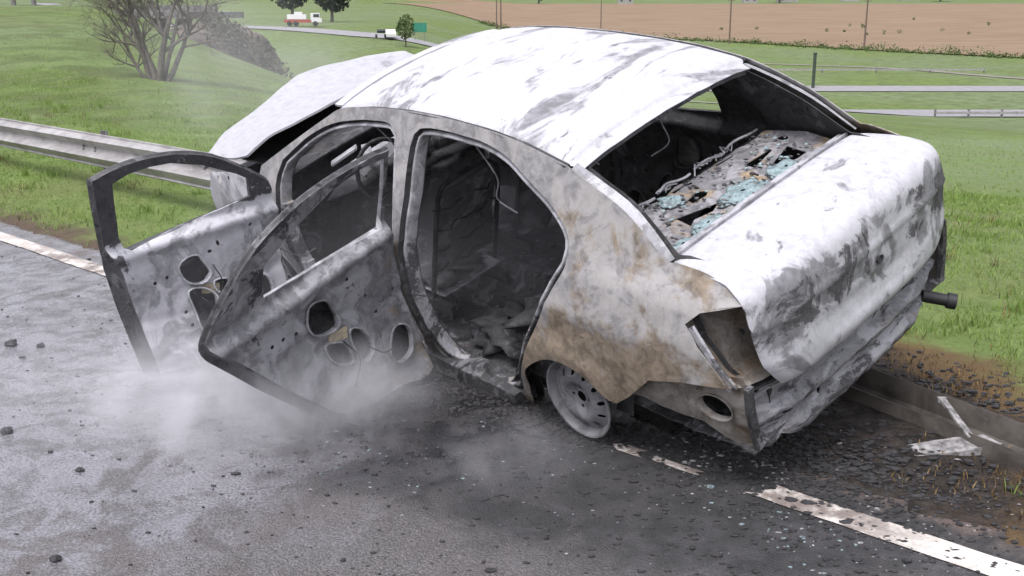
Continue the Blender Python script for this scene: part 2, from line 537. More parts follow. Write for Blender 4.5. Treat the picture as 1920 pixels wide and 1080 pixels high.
def blades(name, pts, hmin, hmax, wmin, wmax, mat, label):
    n = len(pts); V = np.zeros((n, 5, 3)); th = RNG.uniform(0, 2 * np.pi, n)
    h = RNG.uniform(hmin, hmax, n); w = RNG.uniform(wmin, wmax, n); lean = RNG.uniform(.15, .85, n) * h; la = RNG.uniform(0, 2 * np.pi, n)
    base = np.c_[pts, H(pts[:, 0], pts[:, 1]) - .01]
    side = np.c_[np.cos(th), np.sin(th), np.zeros(n)] * w[:, None] / 2
    ld = np.c_[np.cos(la), np.sin(la), np.zeros(n)]
    mid = base + ld * (lean * .35)[:, None]; mid[:, 2] += h * .6
    tip = base + ld * lean[:, None]; tip[:, 2] += h
    V[:, 0] = base - side; V[:, 1] = base + side; V[:, 2] = mid + side * .8; V[:, 3] = mid - side * .8; V[:, 4] = tip
    i = np.arange(n)[:, None] * 5
    tri = np.concatenate([i + [0, 1, 2], i + [0, 2, 3], i + [3, 2, 4]], 0)
    me = bpy.data.meshes.new(name)
    me.vertices.add(n * 5); me.vertices.foreach_set('co', V.ravel())
    me.loops.add(len(tri) * 3); me.loops.foreach_set('vertex_index', tri.ravel().astype(np.int32))
    me.polygons.add(len(tri)); me.polygons.foreach_set('loop_start', np.arange(0, len(tri) * 3, 3, dtype=np.int32))
    me.update(calc_edges=True); me.materials.append(mat)
    o = bpy.data.objects.new(name, me); COL.objects.link(o)
    return tag(o, label, 'grass', kind='stuff')
def scatter(n, s0, s1, d0, d1):
    s = RNG.uniform(s0, s1, n); d = RNG.uniform(d0, d1, n); x, y = xy(s, d)
    P = np.stack([x, y], 1)
    a = np.abs(x / np.maximum(y, .1))
    keep = (a < .75) & (y > 2)
    nn = np.array([nz(q[0], q[1], 0, 1.5) + .6 * nz(q[0], q[1], 0, 5) for q in P])
    keep &= nn > -.55 + .5 * RNG.random(n)
    s, d = s[keep], d[keep]; P = P[keep]; nn = nn[keep]
    qs = np.sqrt(((s + 1.5) / 2.6) ** 2 + ((d - .75) / 1.5) ** 2) + .35 * nn
    edge = d + .45 * nn
    return P, qs, edge
Pl, ql, el = scatter(120000, -24, -3.6, .3, 8)
Pr, qr, er = scatter(190000, -4, 9, .4, 9)
Pf, qf, ef = scatter(90000, -34, 14, 5, 46)
Pf = Pf[RNG.random(len(Pf)) < np.clip(1.6 - np.hypot(Pf[:, 0], Pf[:, 1]) / 34, 0, 1)]
green = np.concatenate([Pl[(ql > 1.1) & (el > .42)], Pr[(qr > 1.08) & (er > .62)]])
blades('grass', green, .018, .052, .004, .009, M_blade, 'short green grass on the verge beside the wreck')
blades('meadow_grass', Pf, .025, .060, .009, .02, M_blade, 'coarser green grass on the slope below the verge')
dry = Pr[(qr > .80) & (qr < 1.15)][::2]
blades('scorched_grass', dry, .015, .05, .003, .007, M_dryblade, 'singed brown grass at the edge of the burnt ground')

# taller weed tufts and dry bents standing out of the short grass
def tufts(n, s0, s1, d0, d1, per):
    out = []
    for k in range(n):
        s, d = random.uniform(s0, s1), random.uniform(d0, d1)
        if ((s + 1.2) / 3.0) ** 2 + ((d - .75) / 1.6) ** 2 < 1.05: continue
        r = random.uniform(.02, .09)
        for j in range(per): out.append(xy(s + random.gauss(0, r), d + random.gauss(0, r)))
    return np.array(out)
blades('weed_tufts', np.concatenate([tufts(150, -18, -4, .5, 6, 26), tufts(170, -3, 7, 1.0, 9, 26)]), .05, .13, .005, .012, M_blade, 'taller dark weed tufts standing in the verge grass')
blades('dry_bents', np.concatenate([tufts(120, -18, -4, .35, 5, 14), tufts(160, -3, 7, .8, 7, 14)]), .03, .11, .003, .007, M_dryblade, 'dry straw-coloured stalks among the verge grass')

# ================================================================== the burnt-out saloon
CAR = empty('burnt_sedan', (.922, 4.744, .115), (R(-18.553), R(-3.048), R(132.301)))
tag(CAR, 'burnt-out white and grey four-door saloon with two doors hanging open', 'car')

_zs = [.0, .10, .20, .35, .55, .75, .92, 1.15, 1.36, 1.46]
_ys = [.66, .705, .748, .79, .82, .81, .765, .665, .57, .525]
_zz = np.linspace(0, 1.46, 293)
_yy = np.convolve(np.pad(np.interp(_zz, _zs, _ys), 12, mode='reflect', reflect_type='odd'), np.hanning(25) / np.hanning(25).sum(), 'valid')
def yside(x, z):
    y = float(np.interp(z, _zz, _yy))
    y -= .10 * min(max((-.15 - x) / .75, 0), 1) ** 2 + .10 * min(max((x - 2.3) / .9, 0), 1) ** 2
    y += .006 * nz(x, z, 0, 3.1) + .003 * nz(x, z, 4, 9)
    y -= .045 * sm(.15, -.45, x) * sm(.93, 1.05, z)
    # pressed shoulder line and arch flare
    y += .010 * math.exp(-((z - .80) / .025) ** 2) * (1 if x < 2.3 else .4)
    r = math.hypot(x - .03, z - .32)
    y += .022 * math.exp(-((r - .26) / .05) ** 2)
    return y
def side_map(sign, depth=0.0):
    return lambda x, z: (x, sign * (yside(x, z) - depth), z)
def side_map3(sign):
    return lambda x, z, d: (x, sign * (yside(x, z) - d), z)

# ---- burnt sheet metal: ash, bare oxidised steel, rust and soot in patches with their own shapes
def burnt(name, ash, steel, rust, soot, ka, kr, ks, sc=(3, 4, 3.5), stretch=(1, 1, 1), rough=.6, zone=None, grain=.35, bump=.25, metal=0.0, lines=0.0, flake=.5, own=False):
    t = NT(name); p0 = t.coord(None if own else CAR); p = t.map(p0, stretch)
    na = t.noise(p, sc[0], 9, .62, .9); nr = t.noise(t.map(p0, stretch, loc=(7, 3, 1)), sc[1], 9, .66, .6); ns = t.noise(t.map(p0, stretch, loc=(2, 9, 5)), sc[2], 10, .68, .8)
    fine = t.noise(p0, 70, 6, .7); mid = t.noise(p0, 18, 6, .7, .5)
    if zone:
        za, zr, zs = zone(t, p0)
        if za is not None: na = t.math('ADD', na, za)
        if zr is not None: nr = t.math('ADD', nr, zr)
        if zs is not None: ns = t.math('ADD', ns, zs)
    ma = t.ramp(na, ka - .035, ka + .045); mr = t.ramp(nr, kr - .05, kr + .10)
    msk = t.math('ADD', ns, t.math('MULTIPLY', t.math('SUBTRACT', mid, .5), .25)); ms_ = t.ramp(msk, ks - .025, ks + .05)
    st = t.mix(t.ramp(mid, .35, .65), [c * .72 for c in steel], [c * 1.25 for c in steel])
    ah = t.mix(t.ramp(mid, .30, .62), [c * .80 for c in ash], ash)
    c = t.mix(ma, st, ah)
    ru = t.mix(t.ramp(mid, .34, .64), [x * .55 for x in rust], [x * 1.2 for x in rust])
    c = t.mix(mr, c, ru)
    c = t.mix(t.math('MULTIPLY', ms_, .92), c, t.mix(fine, [x * .5 for x in soot], [x * 1.6 for x in soot]))
    c = t.mix(t.math('MULTIPLY', t.ramp(fine, .55, .75), grain), c, [x * 1.4 for x in steel])
    c = t.mix(t.math('MULTIPLY', t.ramp(fine, .45, .28), grain * .8), c, soot)
    fl = t.noise(p0, 42, 4, .75, .3); near = t.math('SUBTRACT', 1.0, t.math('ABSOLUTE', t.math('MULTIPLY', t.math('SUBTRACT', msk, ks), 7.0)), clamp=True)
    c = t.mix(t.math('MULTIPLY', t.math('MULTIPLY', t.ramp(fl, .56, .62), near), flake), c, ash)
    c = t.mix(t.math('MULTIPLY', t.math('MULTIPLY', t.ramp(fl, .44, .38), t.ramp(mid, .45, .6)), flake * .5), c, [x * .6 for x in steel])
    if lines:
        ln = t.noise(t.map(p0, stretch, loc=(3, 3, 8)), sc[0] * .9, 7, .66, 1.0); band = t.math('ABSOLUTE', t.math('SUBTRACT', ln, .5))
        c = t.mix(t.math('MULTIPLY', t.ramp(band, .050, .0), t.math('MULTIPLY', t.ramp(nr, .36, .56), lines)), c, [x * .9 for x in steel])
    hgt = t.math('ADD', t.math('ADD', t.math('MULTIPLY', fine, .35), t.math('MULTIPLY', mid, .6)), t.math('MULTIPLY', ms_, .4))
    nb = t.bump(hgt, bump, .004)
    rg = t.mixf(ms_, rough, .85)
    return t.bsdf(c, rg, metal, nb, .35)

def zone_side(t, p):
    x, y, z = t.sep(p)
    rearlow = t.math('MULTIPLY', t.ramp(x, .62, .28), t.ramp(z, 1.26, 1.05))
    low = t.math('MULTIPLY', t.ramp(x, .6, .2), t.ramp(z, .86, .50))
    bp = t.math('MULTIPLY', t.math('MULTIPLY', t.ramp(x, .75, .95), t.ramp(x, 1.4, 1.2)), t.ramp(z, .92, .78))
    za = t.math('ADD', t.math('MULTIPLY', rearlow, .10), t.math('MULTIPLY', low, -.16))
    zr = t.math('ADD', t.math('MULTIPLY', rearlow, .13), t.math('MULTIPLY', low, .19))
    zr = t.math('ADD', zr, t.math('MULTIPLY', bp, .22))
    zs = t.math('ADD', t.math('MULTIPLY', bp, .14), t.math('MULTIPLY', t.ramp(z, .22, .12), .12))
    return za, zr, zs
def zone_lid(t, p):
    x, y, z = t.sep(p)
    mid = t.math('MULTIPLY', t.ramp(z, .99, .93), t.ramp(z, .70, .80))
    za = t.math('ADD', t.math('MULTIPLY', mid, -.09), t.math('MULTIPLY', t.ramp(z, .97, 1.02), .09))
    return za, None, t.math('ADD', t.math('MULTIPLY', mid, .13), -.045)

LIL = lambda v: (v * .985, v * .985, v * 1.04)
M_roof = burnt('roof_ash', LIL(.43), LIL(.18), (.30, .27, .25), LIL(.11), .435, .78, .69, (2.2, 3, 3.2), (1.9, .75, 1), .55, None, .10, .12)
M_hood = burnt('hood_ash', LIL(.36), LIL(.20), (.34, .30, .27), LIL(.15), .40, .80, .76, (1.6, 3, 2.5), (1, 1, 1), .5, None, .05, .05)
M_side = burnt('side_steel', (.300, .291, .283), (.215, .210, .212), (.192, .155, .115), (.045, .041, .038), .55, .64, .65, (4.5, 5, 5), (1, 1, 1), .62, zone_side, .22, .25)
M_lid = burnt('lid_ash', LIL(.43), LIL(.175), (.18, .16, .145), (.040, .038, .039), .43, .72, .60, (4.6, 5, 4.6), (1, 1.0, 1), .55, zone_lid, .08, .15, lines=.25, flake=.25)
M_rear = burnt('rear_panel_steel', LIL(.29), LIL(.155), (.14, .115, .10), (.034, .032, .034), .53, .62, .53, (8, 9, 8), (1, .5, 1.8), .55, None, .3, .3)
M_door_late = lambda: burnt('door_steel', LIL(.30), LIL(.165), (.16, .135, .105), (.030, .030, .033), .51, .64, .63, (7, 7, 5.5), (1, 1, 1), .55, zone_rdoor, .3, .3, own=True)
def zone_fdoor(t, p):
    x, y, z = t.sep(p); up = t.ramp(z, .30, .37); tr = t.ramp(x, -.80, -.92); lo = t.ramp(z, -.10, -.38)
    return t.math('MULTIPLY', lo, -.08), t.math('MULTIPLY', lo, .06), t.math('ADD', t.math('ADD', t.math('MULTIPLY', up, .30), t.math('MULTIPLY', tr, .12)), t.math('MULTIPLY', lo, .03))
def zone_rdoor(t, p):
    x, y, z = t.sep(p); up = t.ramp(z, .34, .44); lo = t.ramp(z, -.05, -.40); hg = t.ramp(x, -.35, -.10)
    return t.math('MULTIPLY', lo, -.06), t.math('ADD', t.math('MULTIPLY', lo, .07), t.math('MULTIPLY', hg, .06)), t.math('ADD', t.math('MULTIPLY', up, .13), t.math('MULTIPLY', lo, .03))
M_fdoor = burnt('front_door_steel', LIL(.54), LIL(.30), (.20, .18, .16), (.030, .030, .033), .47, .72, .68, (6, 7, 5.5), (1, 1, 1), .5, zone_fdoor, .2, .3, own=True)
M_door = M_door_late()
M_frame = burnt('frame_soot', LIL(.15), LIL(.055), (.07, .06, .055), (.018, .018, .020), .60, .75, .55, (6, 6, 5), (1, 1, 1), .5, None, .25, .2)
def zone_flange(t, p):
    x, y, z = t.sep(p); lo = t.ramp(z, .92, .70)
    return None, t.math('MULTIPLY', lo, .10), t.math('MULTIPLY', lo, .17)
M_rail = burnt('flange_steel', LIL(.36), LIL(.21), (.20, .17, .13), (.035, .034, .036), .50, .66, .65, (6, 5, 5), (1, 1, 1), .5, zone_flange, .25, .2)
M_seat = burnt('seat_shell', LIL(.14), LIL(.065), (.08, .06, .05), (.025, .025, .027), .56, .66, .62, (8, 7, 6), (1, 1, 1), .8, None, .4, .4)
M_pan = burnt('seat_pan_ash', LIL(.24), LIL(.09), (.12, .10, .09), (.03, .03, .03), .48, .66, .62, (9, 7, 7), (1, 1, 1), .8, None, .4, .4)
M_soot = burnt('cabin_soot', LIL(.095), LIL(.038), (.055, .044, .036), (.017, .017, .018), .60, .66, .56, (7, 6, 5), (1, 1, 1), .8, None, .4, .5)
M_floor = burnt('floor_ash', LIL(.16), LIL(.045), (.07, .055, .045), (.014, .014, .015), .55, .64, .56, (9, 7, 7), (1, 1, 1), .85, None, .5, .7)
M_tan = burnt('tan_steel', (.24, .225, .205), (.150, .138, .122), (.125, .092, .065), (.045, .037, .031), .58, .55, .63, (5, 6, 6), (1, 1, 1), .65, None, .3, .3)
M_shelf = burnt('shelf_steel', (.26, .255, .27), (.15, .147, .155), (.27, .205, .135), (.028, .027, .028), .55, .545, .60, (9, 6, 8), (1, 1, 1), .7, None, .5, .6)
M_rim = burnt('rim_steel', LIL(.165), LIL(.105), (.20, .17, .15), (.06, .06, .065), .48, .74, .70, (9, 8, 8), (1, 1, 1), .5, None, .2, .2)
M_black = plain('char_and_shade_black', (.010, .010, .010), .6)  # charred parts, also the black fillers that stand in for shade
M_tube = burnt('seat_tube', LIL(.06), LIL(.022), (.04, .03, .025), (.010, .010, .011), .62, .7, .5, (9, 9, 9), rough=.6)
M_brass = plain('bare_metal_fitting', (.34, .29, .20), .5, .0, .4, 40)
t = NT('melted_glass'); p = t.coord(CAR); k = t.noise(p, 45, 6, .7); k2 = t.noise(p, 14, 5, .6)
c = t.mix(t.ramp(k, .3, .7), (.12, .165, .17), (.30, .39, .41)); c = t.mix(t.ramp(k2, .56, .70), c, (.12, .12, .12))
M_glass = t.bsdf(c, .35, 0, t.bump(k, .8, .01), .5)

# ---- outlines of the body side in (x, z)
SIDE = (spl([(-.455, 1.052), (-.268, 1.185), (-.10, 1.262), (.045, 1.318)], .03)[:-1]
        + spl([(.045, 1.318), (.15, 1.338), (.3, 1.364), (.52, 1.385), (.82, 1.397), (1.09, 1.394), (1.35, 1.378), (1.587, 1.346), (1.72, 1.288), (2.0, 1.148), (2.31, .985)], .03)[:-1]
        + lin([(2.31, .985), (2.33, .93), (2.24, .6), (2.22, .3), (2.16, .12), (2.08, .07), (1.3, .062), (.66, .05), (.57, .022), (.50, .03)], .05)[:-1]
        + spl([(.50, .03), (.42, .15), (.36, .29), (.308, .397), (.204, .488), (.11, .537), (.028, .55), (-.05, .540), (-.11, .512), (-.175, .461), (-.237, .436)], .025)[:-1]
        + lin([(-.237, .436), (-.30, .485), (-.36, .545), (-.425, .612), (-.57, .645), (-.70, .655), (-.758, .662), (-.70, .738), (-.590, .880)], .04)[:-1]
        + lin([(-.590, .880), (-.645, .930), (-.790, .969)], .04)[:-1]
        + spl([(-.790, .969), (-.735, 1.0), (-.628, 1.038), (-.50, 1.056), (-.455, 1.052)], .03)[:-1])
FOPEN = (spl([(2.068, 1.021), (1.849, 1.154), (1.651, 1.235), (1.454, 1.274), (1.30, 1.291), (1.20, 1.294), (1.168, 1.27)], .03)[:-1]
         + spl([(1.168, 1.27), (1.15, 1.1), (1.135, .8), (1.15, .35), (1.20, .20), (1.30, .17), (1.95, .17), (2.06, .22), (2.10, .35), (2.12, .6), (2.125, .9), (2.068, 1.021)], .04)[:-1])
ROPEN = (spl([(1.00, 1.035), (.992, 1.20), (.975, 1.285), (.917, 1.306), (.80, 1.312), (.66, 1.308), (.516, 1.297), (.378, 1.261), (.239, 1.198), (.121, 1.14), (.043, 1.077), (.018, 1.02), (.025, .97), (.084, .881)], .03)[:-1]
         + spl([(.084, .881), (.171, .728), (.30, .53), (.42, .335), (.475, .22), (.56, .165), (.70, .16), (.92, .165), (1.00, .20), (1.04, .35), (1.04, .7), (1.00, 1.035)], .035)[:-1])
GAP = .036
def body_side(sign):
    nm = 'body_side'
    out = panel(nm, SIDE, [offset2(FOPEN, GAP), offset2(ROPEN, GAP)], side_map(sign), M_side, CAR, .045, .004, flip=sign > 0)
    # rebated door apertures: step, channel and welded flange
    for op in (FOPEN, ROPEN):
        for nm2, pr, mt in (('door_channel', [(0, 0), (.003, .024), (.006, .034), (.016, .036), (.019, .030)], M_frame), ('door_flange', [(.019, .030), (.021, .018), (.026, .014), (.032, .015), (.036, .020), (.038, .050), (.036, .085)], M_rail)):
            V, F = strip(offset2(op, GAP), pr, side_map3(sign))
            if sign < 0: F = [f[::-1] for f in F]
            mesh_obj(nm2, V, F, mt if sign > 0 else M_soot, out)
    # inner skin of pillars, sill and quarter
    inn = offset2(SIDE, -.012)
    lp = panel('inner_side', inn, [offset2(FOPEN, -.004), offset2(ROPEN, -.004)], side_map(sign, .085), M_soot, out, .07, .003, flip=sign < 0)
    return out
BODY = {s: body_side(s) for s in (1, -1)}
BODY[1]['label'] = 'open left body side with grey pillars and a tan rusty rear quarter'

# ---- sill (box section along the bottom)
for s in (1, -1):
    mb = MB()
    mb.bar([(2.15, s * .70, .135), (1.3, s * .70, .125), (.6, s * .70, .11), (.5, s * .70, .105)], .13, .10)
    mb.build('sill', M_floor, CAR)

# ---- roof
RX = [(.052, .0), (.11, .004), (.2, .0), (.35, 0), (.52, 0), (.7, 0), (.9, 0), (1.1, 0), (1.3, 0), (1.45, 0), (1.55, 0), (1.62, 0), (1.66, 0)]
def ditch_z(x): return float(np.interp(x, [.0, .045, .15, .3, .52, .82, 1.09, 1.35, 1.587, 1.70], [1.302, 1.318, 1.338, 1.364, 1.385, 1.397, 1.394, 1.378, 1.346, 1.297]))
def roof_pt(u, x, dz=0.0, inset=.020):
    z0 = ditch_z(x); w = float(np.interp(z0, _zz, _yy)) - inset - (.016 if x < .058 else 0)
    crown = .052 * (1 - abs(u) ** 2.4)
    # buckled sheet metal
    b = .006 * nz(x, u * .6, 0, 2.6) + .004 * nz(x, u, 2, 6) - .012 * math.exp(-((x - .95) / .25) ** 2 - ((u + .1) / .35) ** 2)
    return (x + .02 * (1 - u * u) * (1 if x > 1.3 else (-1 if x < .3 else 0)), u * w, z0 + .004 + crown + b * (1 - abs(u) ** 6) + dz)
xs = np.concatenate([[.004, .030, .044, .052], np.linspace(.060, .16, 6), np.linspace(.2, 1.55, 40), np.linspace(1.58, 1.66, 5)])
us = np.concatenate([np.linspace(-1, -.93, 4), np.linspace(-.9, .9, 41), np.linspace(.93, 1, 4)])
def roof_dz(u, x):
    if x < .06: return float(np.interp(x, [.004, .030, .044, .052, .06], [-.022, -.020, -.020, -.024, -.012]))
    e = min((x - .06) / .05, (1.66 - x) / .04, (1 - abs(u)) / .04)
    return -.012 * max(0, 1 - e) ** 2
rows = [[roof_pt(u, x, roof_dz(u, x)) for u in us] for x in xs]
V, T = grid(rows); v, f = thicken(V, np.array(T)[:, ::-1], .004)
ROOF = mesh_obj('roof', v, f, M_roof, CAR)
ROOF['label'] = 'white ash-covered roof panel with grey scuffs'
# headliner side, roof ditches, rear and front headers
rows = [[roof_pt(u, x, -.035, .03) for u in np.linspace(-1, 1, 21)] for x in np.linspace(.09, 1.62, 24)]
V, T = grid(rows); v, f = thicken(V, T, .003); mesh_obj('roof_lining', v, f, M_soot, CAR)
for s in (1, -1):
    mb = MB(); mb.bar([(x, s * (float(np.interp(ditch_z(x), _zz, _yy)) - .012), ditch_z(x) - .008) for x in np.linspace(.05, 1.66, 34)], .026, .006)
    mb.build('roof_ditch', M_soot, CAR)
def header(x0, dz, w, h, nm, m):
    mb = MB(); pts = []
    for u in np.linspace(-1.0, 1.0, 25):
        q = roof_pt(u, max(x0, .052), 0, .022); pts.append((x0 - .02 * (1 - u * u), q[1], q[2] + dz))
    mb.bar(pts, w, h); return mb.build(nm, m, CAR)
header(.034, -.050, .050, .020, 'rear_header_rail', M_frame)
mb = MB(); mb.bar([(1.665 + .02 * (1 - u * u), u * .54, 1.335 + .05 * (1 - abs(u) ** 2.4)) for u in np.linspace(-1, 1, 21)], .06, .012); mb.build('front_header', M_roof, CAR)

# ---- rear window surround: C-pillar flanges and sill
for s in (1, -1):
    mb = MB(); pts = []
    for x, z in spl([(-.44, 1.045), (-.268, 1.178), (-.10, 1.256), (.045, 1.308)], .06):
        pts.append((x - .006, s * (yside(x, z) - .028), z - .012))
    mb.bar(pts, .055, .008, (0, s * .5, 1)); mb.build('window_flange', M_rail, CAR)
mb = MB()
mb.bar([(-.405 - .015 * (1 - u * u), u * .585, 1.012 + .018 * (1 - u * u)) for u in np.linspace(-1, 1, 21)], .035, .010)
mb.bar([(-.425 - .015 * (1 - u * u), u * .588, 1.022 + .018 * (1 - u * u)) for u in np.linspace(-1, 1, 21)], .008, .016)
mb.build('rear_window_sill', M_rail, CAR)

# ---- parcel shelf: pressed steel with stamped openings
holes = [[(-.132, -.256), (-.130, -.446), (-.146, -.441), (-.180, -.263)], [(-.240, -.288), (-.190, -.491), (-.296, -.477), (-.305, -.396), (-.264, -.298)],
         [(-.107, .105), (-.105, .037), (-.157, .025), (-.166, .05), (-.141, .109)], [(-.159, .26), (-.239, .066), (-.262, .132), (-.245, .233), (-.263, .276)],
         [(.003, .077), (-.008, -.05), (-.022, -.035), (-.017, .077)], [(-.002, -.213), (-.019, -.328), (-.033, -.311), (-.021, -.209)],
         [(-.36, .243), (-.372, -.03), (-.388, -.02), (-.375, .253)], ellipse(-.33, .42, .02, .03), ellipse(-.12, -.56, .025, .02)]
so = lin([(.022, -.60), (.022, .60), (-.10, .625), (-.30, .62), (-.41, .595), (-.42, 0), (-.41, -.595), (-.30, -.62), (-.10, -.625)], .05, True)
def shelf_map(x, y):
    z = .968 + .010 * nz(x, y, 0, 7) + .006 * nz(x, y, 1, 19)
    z += .016 * math.exp(-((y - .02) / .03) ** 2) + .014 * math.exp(-((x + .205) / .02) ** 2) - .02 * sm(.0, .03, x)
    return (x, y, z + .03 * sm(-.33, -.42, x))
SHELF = panel('parcel_shelf', so, holes, shelf_map, M_shelf, CAR, .022, .004)
mb = MB()
for y0, y1 in ((-.58, -.35), (-.33, -.12), (-.08, .12), (.16, .5)):
    pts = [(.03 + .02 * nz(y, 0, 0, 9), y, .985 + .02 * nz(y, 4, 0, 8)) for y in np.linspace(y0, y1, 9)]
    mb.tube(pts, .006, 6)
for k in range(14):
    y = random.uniform(-.55, .5); pts = [(.03 + .05 * nz(k, j, 0, .9), y + .02 * j + .05 * nz(k, j, 3, .7), .97 + .04 * abs(nz(k, j, 7, .8))) for j in range(6)]
    mb.tube(pts, .0035, 5)
mb.build('seat_wire', M_rail, SHELF, True)
def lump(cx, cy, cz, rx, ry, rz, seed, n=9, am=.45):
    rows = []
    for i in range(n + 1):
        a = math.pi * i / n; row = []
        for j in range(2 * n + 1):
            b = 2 * math.pi * (j % (2 * n)) / (2 * n)
            x, y, z = math.sin(a) * math.cos(b), math.sin(a) * math.sin(b), math.cos(a)
            k = 1 + am * nz(x + seed, y, z, 1.9) + am * .49 * nz(x, y + seed, z, 4.5)
            row.append((cx + rx * x * k, cy + ry * y * k, cz + rz * z * k))
        rows.append(row)
    return grid(rows)
for i, (x, y, rx, ry) in enumerate([(-.325, -.285, .075, .085), (-.29, -.03, .085, .12), (-.33, .25, .05, .085), (-.06, .15, .055, .05), (-.35, .43, .04, .09)]):
    V, T = lump(x, y, .978, rx, ry, .013, i * 3.1, 16); mesh_obj('melted_glass', V, T, M_glass, SHELF)
mb = MB()
for k in range(46):
    x, y = random.uniform(-.38, -.03), random.uniform(-.55, .55)
    V, T = lump(x, y, .983, random.uniform(.005, .012), random.uniform(.005, .012), .004, k * 1.7, 4); mb.add(V, T)
tag(mb.build('glass_crumbs', M_glass, SHELF, True), kind='stuff')
mb = MB()
for k in range(140):
    x, y = random.uniform(-.40, .0), random.uniform(-.58, .58); r = random.uniform(.003, .009)
    V, T = lump(x, y, .985 + r * .2, r * random.uniform(1, 2.2), r, r * .6, k, 3); mb.add(V, T)
tag(mb.build('shelf_ash', M_floor, SHELF, True), kind='stuff')

# ---- boot lid
prof = spl([(-.432, 1.036), (-.53, 1.047), (-.66, 1.046), (-.765, 1.034), (-.826, 1.004), (-.853, .955), (-.863, .88), (-.868, .80), (-.874, .74), (-.884, .69), (-.888, .64), (-.888, .605), (-.884, .586)], .016)
def lid_w(x, z): return float(np.interp(-x if z > .96 else .80 + (.96 - z), [.43, .50, .63, .76, .82, .87, .95, 1.05, 1.12, 1.18], [.604, .618, .632, .640, .658, .660, .648, .632, .588, .540]))
LU = np.concatenate([np.linspace(-1, -.93, 4), np.linspace(-.9, .9, 47), np.linspace(.93, 1, 4)])
rows = []
for i, (x, z) in enumerate(prof):
    row = []
    for u in LU:
        w = lid_w(x, z); a = abs(u)
        k = sm(-.45, -.82, x)
        y = u * w
        px_ = x + (.018 * a ** 2 + .028 * a ** 10) * k
        pz = z - (.008 * a ** 2 + .006 * a ** 12) * (1 if z > .9 else 0) + .004 * nz(px_, y, z, 5) * (1 - a ** 8)
        px_ += .006 * nz(y, z, x, 3) * k
        # number-plate dish and crease
        px_ += .014 * math.exp(-((z - .70) / .05) ** 4) * math.exp(-(y / .30) ** 6)
        px_ -= .008 * math.exp(-((z - .865) / .012) ** 2)
        e = min((1 - a) / .05, (i) / 2.0 + .0, (len(prof) - 1 - i) / 2.0)
        dn = -.010 * max(0, 1 - e) ** 2
        row.append((px_ - dn * k * .8, y, pz + dn * (1 - k) if z > .9 else pz))
    rows.append(row)
V, T = grid(rows); v, f = thicken(V, T, .016)
LID = mesh_obj('boot_lid', v, f, M_lid, CAR)
LID['label'] = 'blistered white boot lid with grey and black burn blotches'
for (y, x) in ((-.19, -.63), (-.115, -.655)):
    mb = MB(); mb.lathe([(0, .0), (.008, .0), (.011, .002), (.013, -.002)], 14, 'Z', (x, y, 1.043)); mb.build('badge_peg', M_rear, LID, True)
mb = MB(); mb.lathe([(0, -.01), (.014, -.008), (.018, .0), (.02, .004)], 14, 'Z'); o = mb.build('lock_barrel', M_soot, LID, True); o.location = (-.878, -.06, .80); o.rotation_euler = (0, R(-90), 0)

# ---- rear panel under the lid
ro = lin([(.665, .62), (.672, .50), (.668, .40), (.655, .335), (.60, .318), (.54, .345), (.50, .318), (.40, .295), (.25, .272), (.222, .300), (.05, .285), (-.083, .280), (-.26, .290), (-.33, .305), (-.40, .345), (-.55, .36), (-.655, .40), (-.672, .50), (-.665, .62)], .03, True)
ro = [(a + (.010 * nz(a, b, 0, 23) if b < .42 else 0), b + (.014 * nz(a, b, 5, 19) if b < .42 else 0)) for a, b in ro]
ro = ro[::-1]
def rear_map(y, z):
    x = float(np.interp(z, [.26, .295, .31, .345, .36, .415, .43, .455, .468, .525, .545, .60, .63], [-.80, -.812, -.856, -.862, -.832, -.826, -.858, -.864, -.820, -.816, -.842, -.836, -.82]))
    x += .075 * (abs(y) / .66) ** 4 + .012 * nz(y, z, 0, 6) + .007 * nz(y, z, 2, 17) + .020 + .016 * sm(.50, .56, z)
    return (x, y, z)
RP = panel('rear_panel', ro, [ellipse(.595, .575, .016, .026), ellipse(.29, .385, .013, .018), ellipse(.47, .41, .035, .022, .3), ellipse(-.35, .50, .02, .014), ellipse(-.12, .40, .014, .014), ellipse(.05, .52, .010, .008)], rear_map, M_rear, CAR, .018, .006)
mb = MB(); mb.bar([(-.80 + .075 * (abs(y) / .66) ** 4, y, .590 + .004 * nz(y, 0, 0, 9)) for y in np.linspace(-.62, .62, 31)], .07, .010); mb.build('boot_ledge_shade', M_soot, RP)  # ledge coloured dark to paint the shaded gap below the lid
# stub of the bumper carrier on the far side
mb = MB(); mb.tube([(-.80, -.50, .37), (-.86, -.545, .345), (-.895, -.565, .335)], .026, 14); mb.tube([(-.882, -.557, .339), (-.912, -.575, .330)], .034, 14)
mb.build('bumper_carrier', M_black, CAR, True)

